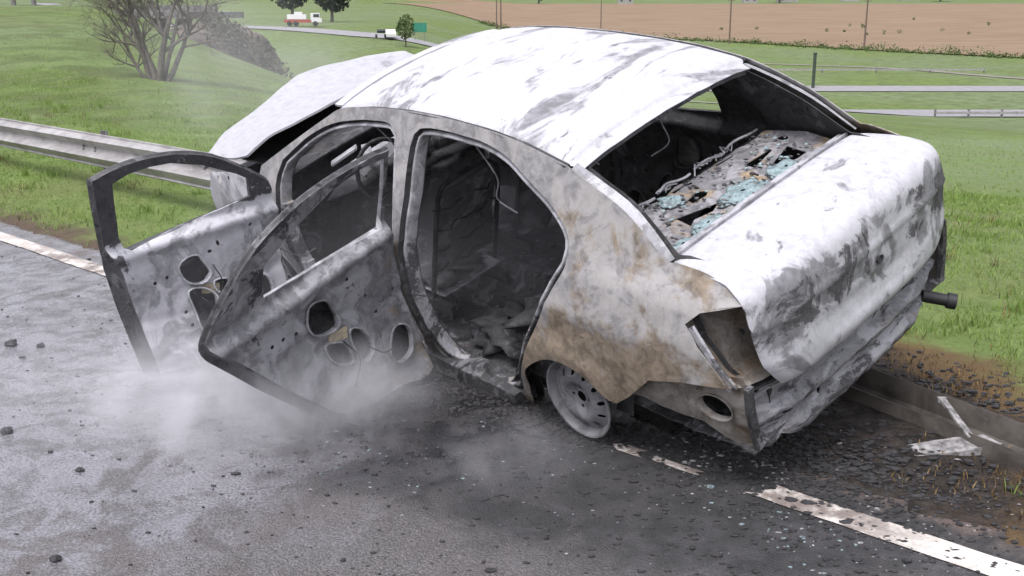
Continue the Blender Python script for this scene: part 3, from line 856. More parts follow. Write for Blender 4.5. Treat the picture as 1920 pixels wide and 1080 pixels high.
# ---- lower rear corners: inset panel behind the missing bumper, with a large round vent opening
QL = lin([(-.27, .47), (-.345, .56), (-.425, .640), (-.57, .668), (-.70, .678), (-.78, .68), (-.80, .5), (-.795, .365), (-.74, .345), (-.70, .37), (-.60, .440), (-.42, .455), (-.341, .470)], .03, True)
QL = QL[::-1] if area2(QL) < 0 else QL
for s in (1, -1):
    o = panel('lower_quarter', QL, [ellipse(-.668, .532, .066, .056, .3, 20), ellipse(-.47, .60, .012, .010, 0, 8), ellipse(-.36, .545, .010, .009, 0, 8)],
              lambda x, z, s=s: (x, s * (yside(x, z) - .040 - .012 * sm(-.6, -.8, x) + .008 * nz(x, z, 3, 11)), z), M_tan, CAR, .022, .005, flip=s > 0)
    V, F = strip(ellipse(-.668, .532, .072, .062, .3, 24), [(0, .034), (.004, .032), (.008, .044), (.009, .062)], side_map3(s)); mesh_obj('vent_collar', V, F, M_tan, o)
    mb = MB()
    mb.bar([(-.795, s * (yside(-.79, z) - .055), z) for z in (.35, .45, .55, .64)], .035, .02, (1, 0, 0)); mb.build('corner_bracket', M_floor, o)
    # black box added behind the opening, its colour stands in for shade inside
    mb = MB(); mb.box((-.62, s * .52, .49), (.30, .05, .24)); mb.build('cavity_shade_box', M_black, o)

# ---- tail-lamp recesses
for s in (1, -1):
    rim = [(-.758, yside(-.758, .662) - .004, .662), (-.70, yside(-.70, .738) - .003, .738), (-.592, yside(-.592, .88) - .003, .880), (-.645, yside(-.645, .93) - .003, .930), (-.785, yside(-.785, .967) - .003, .966),
           (-.800, .60, .950), (-.800, .575, .86), (-.800, .560, .77), (-.800, .535, .69), (-.800, .515, .628), (-.79, .60, .622)]
    rim = spl(rim, .03, True); c = np.mean(np.array(rim), 0)
    rows = []
    for k, (sc_, dx, dy) in enumerate([(1.0, 0, 0), (.97, .012, -.010), (.90, .045, -.05), (.80, .075, -.085), (.55, .085, -.098), (.28, .09, -.095), (.02, .09, -.1)]):
        row = []
        for q in rim + [rim[0]]:
            w = c + (np.array(q) - c) * sc_ + np.array([dx, dy, 0])
            w = w + .006 * noise.noise(Vector(w) * 14)
            row.append((w[0], s * w[1], w[2]))
        rows.append(row)
    V, T = grid(rows)
    if s < 0: T = [q[::-1] for q in T]
    o = mesh_obj('tail_lamp_recess', V, T, M_tan, CAR)
    mb = MB(); mb.bar([(-.600, s * (yside(-.6, .865) - .012), .862), (-.69, s * (yside(-.69, .75) - .014), .742), (-.762, s * (yside(-.76, .66) - .02), .645)], .045, .012, (0, s, 0)); mb.build('recess_lip', M_rail, o)
    mb = MB(); mb.lathe([(0, 0), (.010, 0), (.014, .004)], 10, 'Y', (-.715, s * .585, .80)); mb.build('lamp_stud', M_black, o, True)

# ---- bonnet, buckled upwards
hy = [.72, .58, .36, .10, -.05, -.26, -.46, -.62]
hrear = [(2.47, 1.0), (2.40, 1.075), (2.36, 1.10), (2.37, 1.10), (2.39, 1.10), (2.41, 1.10), (2.43, 1.10), (2.46, 1.085)]
hridge = [(2.93, .94), (2.96, 1.0), (2.97, 1.045), (3.05, 1.085), (3.08, 1.10), (3.01, 1.10), (2.88, 1.10), (2.70, 1.085)]
rows = []
for w in np.linspace(0, 1, 34):
    row = []
    for y in np.linspace(.72, -.62, 44):
        ra = [np.interp(-y, [-q for q in hy], [q[k] for q in hrear]) for k in (0, 1)]; rb = [np.interp(-y, [-q for q in hy], [q[k] for q in hridge]) for k in (0, 1)]
        fr = (3.24 - .10 * (y / .7) ** 2, .80)
        if w < .68: q = w / .68; x = ra[0] + (rb[0] - ra[0]) * q; z = ra[1] + (rb[1] - ra[1]) * q - .018 * math.sin(math.pi * q)
        else: q = (w - .68) / .32; x = rb[0] + (fr[0] - rb[0]) * q; z = rb[1] + (fr[1] - rb[1]) * q ** 1.7
        z += .014 * nz(x, y, 0, 3.1) + .002 * nz(x, y, 2, 8)
        row.append((x, y, z))
    rows.append(row)
V, T = grid(rows); v, f = thicken(V, np.array(T)[:, ::-1], .012)
HOOD = mesh_obj('bonnet', v, f, M_hood, CAR)
HOOD['label'] = 'buckled white bonnet sticking up at the front'

# ---- front wings, nose, engine bay
FO = (lin([(2.36, .90), (2.26, .60), (2.24, .33), (2.16, .12), (2.10, .08)], .05)[:-1] + [(2.12, .06)]
      + spl([(2.18, .06), (2.20, .25), (2.27, .42), (2.40, .52), (2.52, .54), (2.66, .50), (2.78, .38), (2.82, .22)], .04)[:-1]
      + lin([(2.82, .22), (3.15, .24), (3.24, .45), (3.20, .66), (3.08, .80), (2.80, .86), (2.55, .90)], .05)[:-1] + [(2.50, .91)])
for s in (1, -1):
    o = panel('front_wing', FO, [ellipse(2.87, .80, .035, .022, .2), ellipse(2.75, .835, .02, .012)], lambda x, z, s=s: (x, s * (yside(x, z) + .018 * nz(x, z, s, 4) - .02 * sm(2.8, 3.2, x)), z), M_hood, CAR, .05, .005, flip=s > 0)
mb = MB(); mb.box((3.12, 0, .50), (.10, 1.24, .44)); mb.box((3.17, 0, .42), (.08, 1.30, .10)); mb.build('nose_panel', M_rear, CAR)
mb = MB(); mb.box((2.72, .05, .56), (.52, .62, .40)); mb.box((2.62, .40, .60), (.28, .26, .22)); mb.box((2.75, -.42, .58), (.34, .28, .30)); mb.build('engine', M_soot, CAR)
rows = [[(x, y, .935 + .015 * nz(x, y, 0, 8) - .10 * sm(2.9, 3.1, x)) for y in np.linspace(-.62, .66, 20)] for x in np.linspace(2.30, 3.06, 16)]
V, T = grid(rows); v, f = thicken(V, np.array(T)[:, ::-1], .01); mesh_obj('bonnet_gap_shade', v, f, M_black, CAR)  # added black sheet, painted shade filling the gap under the bonnet
mb = MB(); mb.box((2.26, 0, .51), (.05, 1.40, .84)); mb.build('bulkhead', M_soot, CAR)
rows = [[(x, y, .95 + (.02 if x < 2.3 else 0) - .05 * (y / .7) ** 2) for y in np.linspace(-.70, .70, 15)] for x in (2.14, 2.22, 2.34, 2.44)]
V, T = grid(rows); v, f = thicken(V, np.array(T)[:, ::-1], .01); mesh_obj('scuttle', v, f, M_soot, CAR)

# ---- floor, tunnel, wheel housings, boot floor
def floor_z(x, y):
    z = .145 + .02 * nz(x, y, 0, 5) + .012 * nz(x, y, 1, 14)
    z += .11 * math.exp(-(y / .11) ** 4) * (1 if x > .5 else .4)
    z += .15 * sm(.62, .45, x) + .06 * sm(.35, .2, x)
    return z
rows = [[(x, y, floor_z(x, y)) for y in np.linspace(-.70, .70, 48)] for x in np.linspace(-.80, 2.26, 90)]
V, T = grid(rows); v, f = thicken(V, np.array(T)[:, ::-1], .008); FLOOR = mesh_obj('floor_pan', v, f, M_floor, CAR)
mb = MB()
for k in range(420):
    x, y = random.uniform(-.75, 2.1), random.uniform(-.62, .66); r = random.uniform(.006, .020)
    V, T = lump(x, y, floor_z(x, y) + r * .3, r * random.uniform(1, 2), r * random.uniform(1, 1.6), r * .7, k * .7, 3); mb.add(V, T)
tag(mb.build('cabin_ash', M_floor, FLOOR, True), kind='stuff')
for s in (1, -1):
    rows = []
    for x in np.linspace(-.22, .40, 16):
        row = []
        for q in np.linspace(0, 1, 10):
            a = q * math.pi / 2; y = .50 + .22 * math.sin(a); z = .30 + .34 * math.cos(a) * math.sqrt(max(0, 1 - ((x - .08) / .36) ** 2))
            row.append((x, s * y, z))
        rows.append(row)
    V, T = grid(rows); mesh_obj('wheel_housing', V, T, M_soot, CAR)
mb = MB(); mb.bar([(.02, -.62, .30), (.06, 0, .27), (.02, .62, .30)], .09, .06); mb.build('axle_beam', M_soot, CAR)
# rear seat bench frame and back panel
mb = MB(); mb.box((.50, 0, .335), (.42, 1.16, .04)); mb.box((.30, 0, .42), (.04, 1.16, .14)); mb.build('rear_bench', M_floor, CAR)
mb = MB(); mb.tube([(.22, -.56, .46), (.06, -.55, .92), (.05, -.05, .93), (.20, -.04, .46)], .011, 8); mb.tube([(.20, .0, .46), (.05, .02, .93), (.06, .55, .92), (.22, .56, .46)], .011, 8); mb.build('seatback_frame', M_tube, CAR, True)

# ---- front seats: burnt-bare tube frames
def seat(cy, cx):
    mb = MB(); w = .215
    hoop = spl([(cx + .16, cy + w, .34), (cx + .06, cy + w * .98, .60), (cx - .05, cy + w * .93, .88), (cx - .075, cy + w * .80, .975), (cx - .085, cy + w * .45, 1.005), (cx - .085, cy - w * .45, 1.005), (cx - .075, cy - w * .80, .975), (cx - .05, cy - w * .93, .88), (cx + .06, cy - w * .98, .60), (cx + .16, cy - w, .34)], .04)
    mb.tube(hoop, .013, 8)
    o = mb.build('seat_frame', M_tube, CAR, True)
    mb = MB()
    for z in (.50, .62, .74, .86):
        q = cx + .10 - (z - .5) * .38
        mb.tube([(q + .02 * math.sin(k * 1.3 + z * 9), cy + w * (-1 + k / 5) * .95, z + .012 * math.sin(k * 2.1)) for k in range(11)], .0045, 5)
    mb.build('seat_spring', M_tube, o, True)
    V, T = sheet2d(lin([(-.2, 0), (.2, 0), (.19, .50), (-.19, .50)], .03, True), [], .03)
    v, f = thicken([(cx + .135 - b * .40 + .02 * nz(a, b, cy, 6), cy + a, .46 + b) for a, b in V], T, .004); mesh_obj('seat_back_panel', v, f, M_seat, o)
    mb = MB()
    for s in (1, -1): mb.bar([(cx + .05, cy + s * .19, .27), (cx + .55, cy + s * .19, .30)], .03, .07)
    mb.build('seat_rail', M_tube, o)
    V, T = sheet2d(lin([(0, -.2), (.46, -.2), (.46, .2), (0, .2)], .03, True), [ellipse(.10 + .085 * (k % 5), -.12 + .12 * (k // 5), .024, .016, 0, 8) for k in range(15)], .03)
    v, f = thicken([(cx + .08 + a, cy + b, .36 + .02 * sm(.3, .46, a) + .01 * nz(a, b, 1, 8)) for a, b in V], T, .004); mesh_obj('seat_pan', v, f, M_pan, o)
seat(.335, 1.12); seat(-.335, 1.22)
for x, y, z, rx, ry, rz_, sd_ in ((1.95, -.05, .76, .16, .48, .10, 1), (1.42, -.34, .43, .22, .18, .07, 4), (1.40, .34, .42, .18, .15, .05, 6), (.50, .25, .38, .20, .30, .05, 8), (.48, -.30, .39, .18, .28, .06, 11), (.85, .42, .20, .22, .16, .06, 15), (.80, -.10, .22, .20, .30, .07, 17), (1.75, .42, .22, .22, .2, .08, 19)):
    V, T = lump(x, y, z, rx, ry, rz_, sd_ * 2.3, 16, .9); mesh_obj('charred_remains', V, T, M_soot, CAR)
# dash remains
mb = MB(); mb.tube([(2.02, -.66, .80), (2.0, 0, .79), (2.02, .66, .80)], .03, 12); o = mb.build('dash_beam', M_soot, CAR, True)
mb = MB(); mb.tube([(2.0, .33, .79), (1.78, .33, .85)], .02, 8)
mb.tube([(1.74 + .06 * math.sin(a) , .33 + .18 * math.cos(a), .86 + .17 * math.sin(a)) for a in np.linspace(0, 2 * math.pi, 29)], .012, 8); mb.build('steering_wheel', M_tube, CAR, True)
mb = MB(); mb.bar([(1.95, .52, .96), (1.86, .40, 1.02)], .06, .012); mb.bar([(1.93, .30, .98), (1.84, .36, .94)], .05, .012); mb.box((1.98, .20, .86), (.14, .3, .10), Euler((0, .3, .2)).to_matrix()); mb.box((1.98, -.3, .84), (.16, .4, .12), Euler((0, .2, 0)).to_matrix()); mb.build('dash_bracket', M_rail, o)

# ---- wheels: bare steel rims
def wheel(x, y, z, s, cam_=0.0):
    e = bpy.data.objects.new('wheel', None); COL.objects.link(e); e.parent = CAR; e.location = (x, y, z); e.rotation_euler = (R(cam_), R(23), 0); e.empty_display_size = .1
    mb = MB(); q = s
    mb.lathe([(.150, -.10 * q), (.165, -.085 * q), (.192, -.085 * q), (.196, -.078 * q), (.190, -.072 * q), (.178, -.066 * q), (.172, -.045 * q), (.150, -.03 * q), (.148, .01 * q), (.170, .035 * q), (.176, .056 * q), (.190, .062 * q), (.197, .068 * q), (.194, .075 * q), (.186, .074 * q), (.180, .060 * q), (.168, .045 * q), (.160, .03 * q)], 56, 'Y')
    mb.build('rim', M_rim, e, True)
    hs_ = [ellipse(.134 * math.cos(a), .134 * math.sin(a), .016, .011, a, 12) for a in [2 * math.pi * (k + .5) / 12 for k in range(12)]]
    hs_ += [ellipse(.048 * math.cos(a), .048 * math.sin(a), .0085, .0085, 0, 8) for a in [2 * math.pi * k / 4 + .4 for k in range(4)]] + [ellipse(0, 0, .027, .027, 0, 16)]
    def dm(a, b):
        r = math.hypot(a, b); d = float(np.interp(r, [0, .03, .06, .075, .10, .125, .15, .163], [.030, .030, .034, .052, .060, .050, .030, .026]))
        return (a, q * (d + .014), b)
    V, T = sheet2d(ellipse(0, 0, .163, .163, 0, 56), hs_, .014)
    v, f = thicken([dm(a, b) for a, b in V], T if s < 0 else T[:, ::-1], .004); mesh_obj('disc', v, f, M_rim, e)
    mb = MB(); mb.lathe([(0, -.02 * q), (.11, -.02 * q), (.115, .0 * q), (.11, .012 * q), (.0, .012 * q)], 32, 'Y'); mb.build('brake_drum', M_black, e, True)
    return e
wheel(.010, .735, .348, 1, 3).scale = (.94, .94, .94); wheel(.03, -.742, .30, -1); wheel(2.49, .72, .27, 1); wheel(2.49, -.72, .29, -1)

# ---- doors
FD = spl([(1.075, 1.305), (1.171, 1.335), (1.332, 1.352), (1.516, 1.332), (1.699, 1.271), (1.865, 1.173), (2.046, 1.043), (2.10, .96)], .03)[:-1] + lin([(2.10, .96), (2.105, .6), (2.10, .3)], .05)[:-1] + spl([(2.10, .3), (2.07, .19), (2.0, .145), (1.75, .135), (1.517, .133), (1.29, .135), (1.225, .165), (1.205, .379), (1.177, .609), (1.148, .844), (1.107, 1.099), (1.075, 1.305)], .035)[:-1]
FW = lin([(1.185, 1.257), (1.266, 1.286), (1.37, 1.293), (1.475, 1.284), (1.657, 1.221), (1.855, 1.118), (1.925, 1.07), (1.95, .962), (1.262, .884), (1.235, .90), (1.222, .954)], .04, True)
RD = spl([(1.07, 1.325), (.95, 1.348), (.804, 1.357), (.641, 1.357), (.488, 1.338), (.341, 1.290), (.228, 1.215), (.129, 1.113), (.035, .998), (.008, .905), (.037, .83)], .03)[:-1] + spl([(.037, .83), (.14, .68), (.248, .521), (.393, .32), (.441, .255), (.573, .165), (.75, .135), (.973, .115), (1.07, .125), (1.10, .19), (1.105, .6), (1.10, 1.0), (1.07, 1.325)], .035)[:-1]
RW = lin([(1.035, 1.285), (1.06, 1.10), (1.06, .905), (.336, .965), (.325, 1.05), (.333, 1.128), (.5, 1.228), (.70, 1.293), (.88, 1.308)], .04, True)
def door(sign, D, W, belt, hinge, inner_holes, mats, M, fittings):
    sk = mats[0]
    o = panel('door', D, [offset2(W, .012)], lambda x, z: (x - hinge[0], sign * (yside(x, z) + (.006 if sign < 0 else 0)) - sign * hinge[1], z - hinge[2]), sk, CAR, .05, .003, flip=sign > 0)
    def dep(x, z): return .030 + .062 * sm(belt + .01, belt - .07, z)
    def imap(x, z):
        d = dep(x, z)
        # pressed relief: ribs, pocket rims, waist rail
        d += .016 * math.exp(-((z - belt + .050) / .014) ** 2) - .014 * math.exp(-((z - .56 - .10 * math.sin(3 * x)) / .025) ** 2) * (z < belt)
        d += (-.012 * math.exp(-((z - .28 - .06 * math.sin(5 * x)) / .02) ** 2) + .012 * math.exp(-((x - hinge[0] + .12) / .018) ** 2)) * (z < belt - .1)
        d += .008 * nz(x, z, 3, 7) * (z < belt) + .004 * nz(x, z, 1, 16)
        for h in inner_holes:
            c = np.mean(np.array(h), 0); rr_ = np.max(np.linalg.norm(np.array(h) - c, axis=1)); q = math.hypot(x - c[0], z - c[1]) / (rr_ + .02)
            d -= .010 * math.exp(-((q - 1.05) / .12) ** 2) if rr_ > .03 else 0
        return (x - hinge[0], sign * (yside(x, z) - d) - sign * hinge[1], z - hinge[2])
    da = np.array(D); ins = .014 + .034 * sm(belt, belt - .18, da[:, 1]) * sm(hinge[0] - .10, hinge[0] - .25, da[:, 0])
    D2 = [tuple(q) for q in da - normals2(D) * ins[:, None]]
    pi = panel('inner_panel', D2, [W] + inner_holes, imap, mats[1], o, .024, .004, flip=sign < 0)
    edge = []
    f3 = lambda x, z, d: (x - hinge[0], sign * (yside(x, z) - d) - sign * hinge[1], z - hinge[2])
    a = np.array(D); n = -normals2(D); V = []; F = []
    for p_, q_, i_ in zip(a, n, ins):
        p2 = p_ + q_ * i_; d1 = dep(*p2)
        for pp, d in ((p_, 0), (p_ + q_ * .001, .010), (p_ + q_ * i_ * .70, .016), (p_ + q_ * i_ * .85, d1 * .85), (p2, d1)): V.append(f3(pp[0], pp[1], d))
    L = len(a)
    for i in range(L):
        for j in range(4): F.append((i * 5 + j, i * 5 + j + 1, ((i + 1) % L) * 5 + j + 1, ((i + 1) % L) * 5 + j))
    mesh_obj('door_edge', V, F, mats[2], o)
    a = np.array(W); n = normals2(W); V = []; F = []
    for p_, q_ in zip(a, n):
        pp = p_ + q_ * .012
        for P_, d in ((pp, .0), (p_ + q_ * .004, .004), (p_ + q_ * .010, .014), (p_ + q_ * .008, .024), (p_, dep(*p_))): V.append(f3(P_[0], P_[1], d))
    L = len(a)
    for i in range(L):
        for j in range(4): F.append((i * 5 + j, i * 5 + j + 1, ((i + 1) % L) * 5 + j + 1, ((i + 1) % L) * 5 + j))
    mesh_obj('window_reveal', V, F, mats[3], o)
    for h in inner_holes:
        c = np.mean(np.array(h), 0)
        if np.max(np.linalg.norm(np.array(h) - c, axis=1)) > .03:
            V, F = strip(offset2(h, .009), [(0, -.001), (.003, -.007), (.008, -.007), (.010, .004), (.009, .020)], lambda x, z, d: (x - hinge[0], sign * (yside(x, z) - dep(x, z) - .012 - (-d)) - sign * hinge[1], z - hinge[2]))
            mesh_obj('pressed_rim', V, F, mats[1], o)
    for kind, x, z, w, h, d, m in fittings:
        mb = MB(); mb.bar([f3(x, z, d), f3(x + w, z - h * .4, d + .01)], h, .012, (0, 1, 0)); mb.tube([f3(x, z + .02, d), f3(x + w * .8, z - .03, d)], .008, 6); mb.build(kind, m, o)
    o.matrix_local = M
    return o
def door_matrix(hinge, th, ax, ay, off):
    return Matrix.Translation(Vector(hinge) + Vector(off)) @ (Matrix.Rotation(R(ax), 4, 'X') @ Matrix.Rotation(R(ay), 4, 'Y') @ Matrix.Rotation(R(-th), 4, 'Z'))
hA = spl([(1.491, .721), (1.535, .752), (1.597, .747), (1.63, .69), (1.655, .637), (1.621, .602), (1.558, .607), (1.51, .65)], .02, True)
hB = spl([(1.667, .584), (1.74, .572), (1.755, .54), (1.72, .515), (1.68, .525)], .02, True)
hG = spl([(1.52, .575), (1.60, .565), (1.66, .50), (1.64, .40), (1.585, .335), (1.545, .36), (1.53, .48)], .02, True)
fdots = [ellipse(x, z, .011, .010, 0, 8) for x, z in ((1.357, .674), (1.423, .683), (1.917, .82), (1.49, .47), (1.50, .40))] + [ellipse(1.723, .775, .010, .016, .3, 8), ellipse(1.676, .742, .012, .010, 0, 8), ellipse(1.93, .45, .06, .08, 0, 16)]
hC = spl([(.515, .78), (.55, .806), (.63, .772), (.655, .70), (.665, .63), (.60, .625), (.53, .655), (.50, .72)], .02, True)
hD = spl([(.715, .565), (.775, .53), (.805, .464), (.802, .41), (.763, .385), (.722, .395), (.705, .47)], .02, True)
hE = spl([(.56, .575), (.62, .555), (.662, .52), (.668, .43), (.62, .445), (.57, .50)], .02, True)
hF = spl([(.955, .425), (1.02, .408), (1.04, .36), (1.0, .285), (.915, .272), (.885, .325)], .02, True)
rdots = [ellipse(x, z, .010, .010, 0, 8) for x, z in ((.779, .797), (.367, .737), (.304, .74), (.446, .712), (1.035, .594), (.86, .66), (.90, .55))]
HF, HR = (2.10, .76, .60), (1.12, .77, .60)
dl = door(1, FD, FW, .92, HF, [hA, hB, hG] + fdots, (M_frame, M_fdoor, M_frame, M_frame), door_matrix(HF, 86.06, 10.58, -1.14, (.042, .122, -.03)), [('window_lift', 1.60, .56, .09, .05, .085, M_brass), ('inner_latch', 1.21, .60, .03, .06, .07, M_frame)])
dl['label'] = 'open front door, grey inner panel under a dark window frame'
dr_ = door(1, RD, RW, .93, HR, [hC, hD, hE, hF] + rdots, (M_frame, M_door, M_frame, M_rail), door_matrix(HR, 79.15, .845, -2.72, (.001, .045, .049)), [('window_lift', .60, .585, .10, .05, .085, M_brass)])
dr_['label'] = 'open rear door with its hollow inner panel facing the camera'
I4 = Matrix.Identity(4)
for D_, W_, b_, h_, hl in ((FD, FW, .92, HF, [hA, hB, hG] + fdots), (RD, RW, .93, HR, [hC, hD, hE, hF] + rdots)):
    h2 = (h_[0], h_[1], h_[2])
    m = Matrix.Translation(Vector((h_[0], -h_[1], h_[2])))
    door(-1, D_, W_, b_, h2, hl, (M_side, M_soot, M_soot, M_soot), m, [])
# hinges of the open doors
for x, y in ((2.12, .755), (1.10, .765)):
    for z in (.42, .78):
        mb = MB(); mb.box((x, y - .01, z), (.05, .05, .055)); mb.tube([(x - .01, y + .025, z - .035), (x - .01, y + .025, z + .035)], .010, 8); mb.build('hinge', M_rail, CAR)

# burnt wiring hanging out of the open doors and across the doorway
def wires(parent, pts_list, mat):
    for pts in pts_list:
        mb = MB(); mb.tube(spl(pts, .02), .0035, 5); mb.build('wire', mat, parent, True)
wires(dl, [[(-.46, -.11, .10), (-.44, -.14, .0), (-.49, -.13, -.12), (-.47, -.12, -.20)], [(-.55, -.11, -.05), (-.50, -.15, -.10), (-.42, -.12, -.03)], [(-.05, -.09, .05), (.03, -.16, .0), (.10, -.20, .03)]], M_tube)
wires(dr_, [[(-.50, -.11, -.02), (-.47, -.15, -.12), (-.53, -.14, -.24)], [(-.38, -.11, -.12), (-.33, -.15, -.18), (-.25, -.12, -.22), (-.20, -.12, -.24)], [(-.04, -.09, -.05), (.02, -.16, -.08), (.06, -.20, -.04)]], M_tube)
wires(CAR, [[(.62, .56, 1.30), (.60, .50, 1.12), (.66, .48, 1.0), (.58, .45, .93)], [(1.5, .50, 1.27), (1.46, .42, 1.1), (1.52, .40, 1.0)], [(.2, -.2, 1.34), (.24, -.18, 1.18), (.18, -.15, 1.08), (.25, -.1, 1.02)], [(.25, .3, 1.34), (.28, .28, 1.22), (.22, .25, 1.14)]], M_rail)

# ================================================================== guard rails
t = NT('galvanised_steel'); p = t.coord(); k = t.noise(p, 5, 7, .65); k2 = t.noise(p, 60, 5, .7)
c = t.mix(t.ramp(k, .3, .7), (.20, .19, .185), (.34, .33, .33)); c = t.mix(t.ramp(k2, .58, .74, 0, .5), c, (.16, .12, .09))
M_galv = t.bsdf(c, .5, .15, t.bump(k2, .15, .003), .5)
t = NT('scorched_rail'); p = t.coord(); k = t.noise(p, 4, 8, .68, .5); k2 = t.noise(p, 50, 5, .7)
c = t.mix(t.ramp(k, .36, .64), (.034, .029, .025), (.085, .075, .066)); c = t.mix(t.ramp(k2, .58, .74, 0, .6), c, (.15, .14, .13))
M_galvburn = t.bsdf(c, .6, .1, t.bump(k2, .3, .004), .4)
M_post = plain('post_steel', (.16, .155, .15), .6, .2)
WB = [(.0, .156), (.010, .150), (.004, .132), (.060, .098), (.080, .078), (.060, .056), (.006, .022), (.0, 0), (.006, -.022), (.060, -.056), (.080, -.078), (.060, -.098), (.004, -.132), (.010, -.150), (.0, -.156)]
def wbeam(pts, rolls, name, mat, parent):
    """pts: (s, d, z of the centre line); roll leans the top away from the road"""
    P = [Vector((*xy(a, b), z)) for a, b, z in pts]; V = []; F = []; m = len(WB)
    P = [Vector(q) for q in spl([tuple(q) for q in P], .12)]
    rl = np.interp(np.linspace(0, 1, len(P)), np.linspace(0, 1, len(rolls)), rolls)
    for i, q in enumerate(P):
        tg = (P[min(i + 1, len(P) - 1)] - P[max(i - 1, 0)]).normalized()
        out = Vector((tg.y, -tg.x, 0)).normalized()
        if out.dot(Vector((DN[0], DN[1], 0))) > 0: out = -out
        up = out.cross(tg); up = up if up.z > 0 else -up
        a = R(rl[i]); o2 = out * math.cos(a) + up * math.sin(a); u2 = up * math.cos(a) - out * math.sin(a)
        for dd_, zz_ in WB:
            V.append(q + o2 * dd_ + u2 * zz_)
    T = []
    for i in range(len(P) - 1):
        for j in range(m - 1):
            a, b, c, d = i * m + j, i * m + j + 1, (i + 1) * m + j + 1, (i + 1) * m + j
            T += [(a, b, c), (a, c, d)]
    v, f = thicken(V, T, .004)
    o = mesh_obj(name, v, f, mat, parent)
    o.data.set_sharp_from_angle(angle=R(40))
    return o
g = empty('guardrail', (*xy(-8, 1.62), 0)); bpy.context.view_layer.update()
tag(g, 'straight galvanised crash barrier running off behind the open front door', 'guardrail')
gi = Matrix.Translation(-Vector(g.location))
b = wbeam([(-46, 1.66, .42), (-30, 1.66, .42), (-16, 1.65, .41), (-9, 1.62, .405), (-6.5, 1.62, .40), (-5.2, 1.60, .38), (-4.3, 1.50, .28), (-3.6, 1.40, .16)], [2, 2, 2, 2, 2, 8, 25], 'beam', M_galv, None)
b.data.transform(gi); b.parent = g
for s in (-44, -40, -36, -32, -28, -24, -20, -16, -12, -8.3):
    x, y = xy(s, 1.78); mb = MB(); z0 = float(H(x, y))
    rz = Matrix.Rotation(math.atan2(DA[1], DA[0]), 3, 'Z')
    mb.box((x, y, .22), (.14, .012, .70), rz); mb.box((x, y - .03, .22), (.012, .06, .70), rz)
    mb.box((x - DN[0] * .06, y - DN[1] * .06, .43), (.10, .10, .18), rz)
    o = mb.build('post', M_post); o.data.transform(gi); o.parent = g
for s in (-12, -8.3):
    for dz in (.085, -.085):
        for ds in (-.12, .12):
            x, y = xy(s + ds, 1.615); mb = MB(); mb.lathe([(0, .014), (.012, .013), (.015, 0)], 8, 'Z'); o = mb.build('bolt', M_post)
            o.data.transform(Matrix.Translation((x, y, .41 + dz * .2)) @ Matrix.Rotation(math.atan2(DN[1], DN[0]) + math.pi, 4, 'Z') @ Matrix.Rotation(R(90), 4, 'Y')); o.data.transform(gi); o.parent = g
g2 = empty('crushed_guardrail', (*xy(.3, 1.1), 0))
tag(g2, 'flattened scorched crash barrier pinned under the rear of the wreck', 'guardrail')
gi2 = Matrix.Translation(-Vector(g2.location))
b = wbeam([(-3.3, 1.42, .15), (-2.2, 1.42, .10), (-1.1, 1.40, .07), (-.4, 1.30, .045), (.0, 1.19, .038), (.33, 1.10, .034), (.67, .99, .032), (1.2, .80, .05), (2.2, .42, .16), (3.6, .30, .30), (6, .6, .40)], [30, 55, 64, 67, 68, 68, 66, 60, 45, 20, 5], 'beam', M_galvburn, None)
b.data.transform(gi2); b.parent = g2

# torn-off bracket lying on the ground in front of it
M_bracket = burnt_free = plain('ashy_bracket', (.20, .193, .19), .7, .1, .65, 26)
g3 = empty('barrier_bracket', (1.80, 4.05, 0)); tag(g3, 'pale ash-covered steel bracket lying flat by the crushed barrier', 'bracket')
rz = Matrix.Rotation(R(3), 3, 'Z') @ Matrix.Rotation(R(-6), 3, 'Y') @ Matrix.Rotation(R(9), 3, 'X')
mb = MB()
V, T = sheet2d(lin([(-.19, -.045), (.02, -.05), (.20, -.03), (.155, .055), (-.02, .058), (-.175, .045)], .02, True), [ellipse(-.12, 0, .012, .008, 0, 8)], .02)
v, f = thicken([rz @ Vector((a, b_, .035 + .006 * nz(a, b_, 0, 14))) for a, b_ in V], T, .006); o = mesh_obj('plate', v, f, M_bracket, g3)
mb = MB(); mb.bar([rz @ Vector(q) for q in ((-.18, -.046, .022), (.02, -.051, .022), (.19, -.032, .022))], .005, .035); mb.build('flange', M_bracket, g3)
mb = MB(); mb.bar([(.02, .19, .165), (.06, .10, .10), (.085, .02, .06)], .030, .010); mb.box((.02, .195, .160), (.035, .02, .02)); mb.build('strut', M_bracket, g3)

# ================================================================== debris on the road
M_char = plain('char', (.020, .019, .020), .75, 0, .5, 30)
M_ashbit = plain('ash_flake', (.21, .205, .21), .7, 0, .5, 30)
M_gbit = plain('glass_crumb', (.15, .19, .20), .25, 0, .5, 60)
def lump_bits(name, n, fn, r0, r1, mat, label, flat=.6, res=3):
    mb = MB(); k = 0
    while k < n:
        x, y = fn()
        s, d = sd(x, y); z = float(H(x, y)) if d > .34 else road_z(x, y)
        r = random.uniform(r0, r1) * (1 if random.random() > .08 else 1.7)
        V, T = lump(x, y, z + r * .35 * flat, r * random.uniform(.8, 1.9), r * random.uniform(.7, 1.3), r * flat, random.uniform(0, 99), res); mb.add(V, T); k += 1
    return tag(mb.build(name, mat, None, False), label, 'debris', kind='stuff')
def near_car():
    s = random.gauss(-.6, 1.5); d = random.gauss(-.15, .55); return xy(s, d)
def behind_car():
    s = random.gauss(.20, .55); d = random.gauss(.15, .33); return xy(s, d)
def all_road():
    return xy(random.uniform(-6, 3), random.uniform(-3.2, .2))
def under_rail():
    return xy(random.gauss(.2, .45), random.gauss(1.35, .32))
lump_bits('char_debris', 1500, near_car, .0025, .009, M_char, 'black charred crumbs strewn on the road round the wreck')
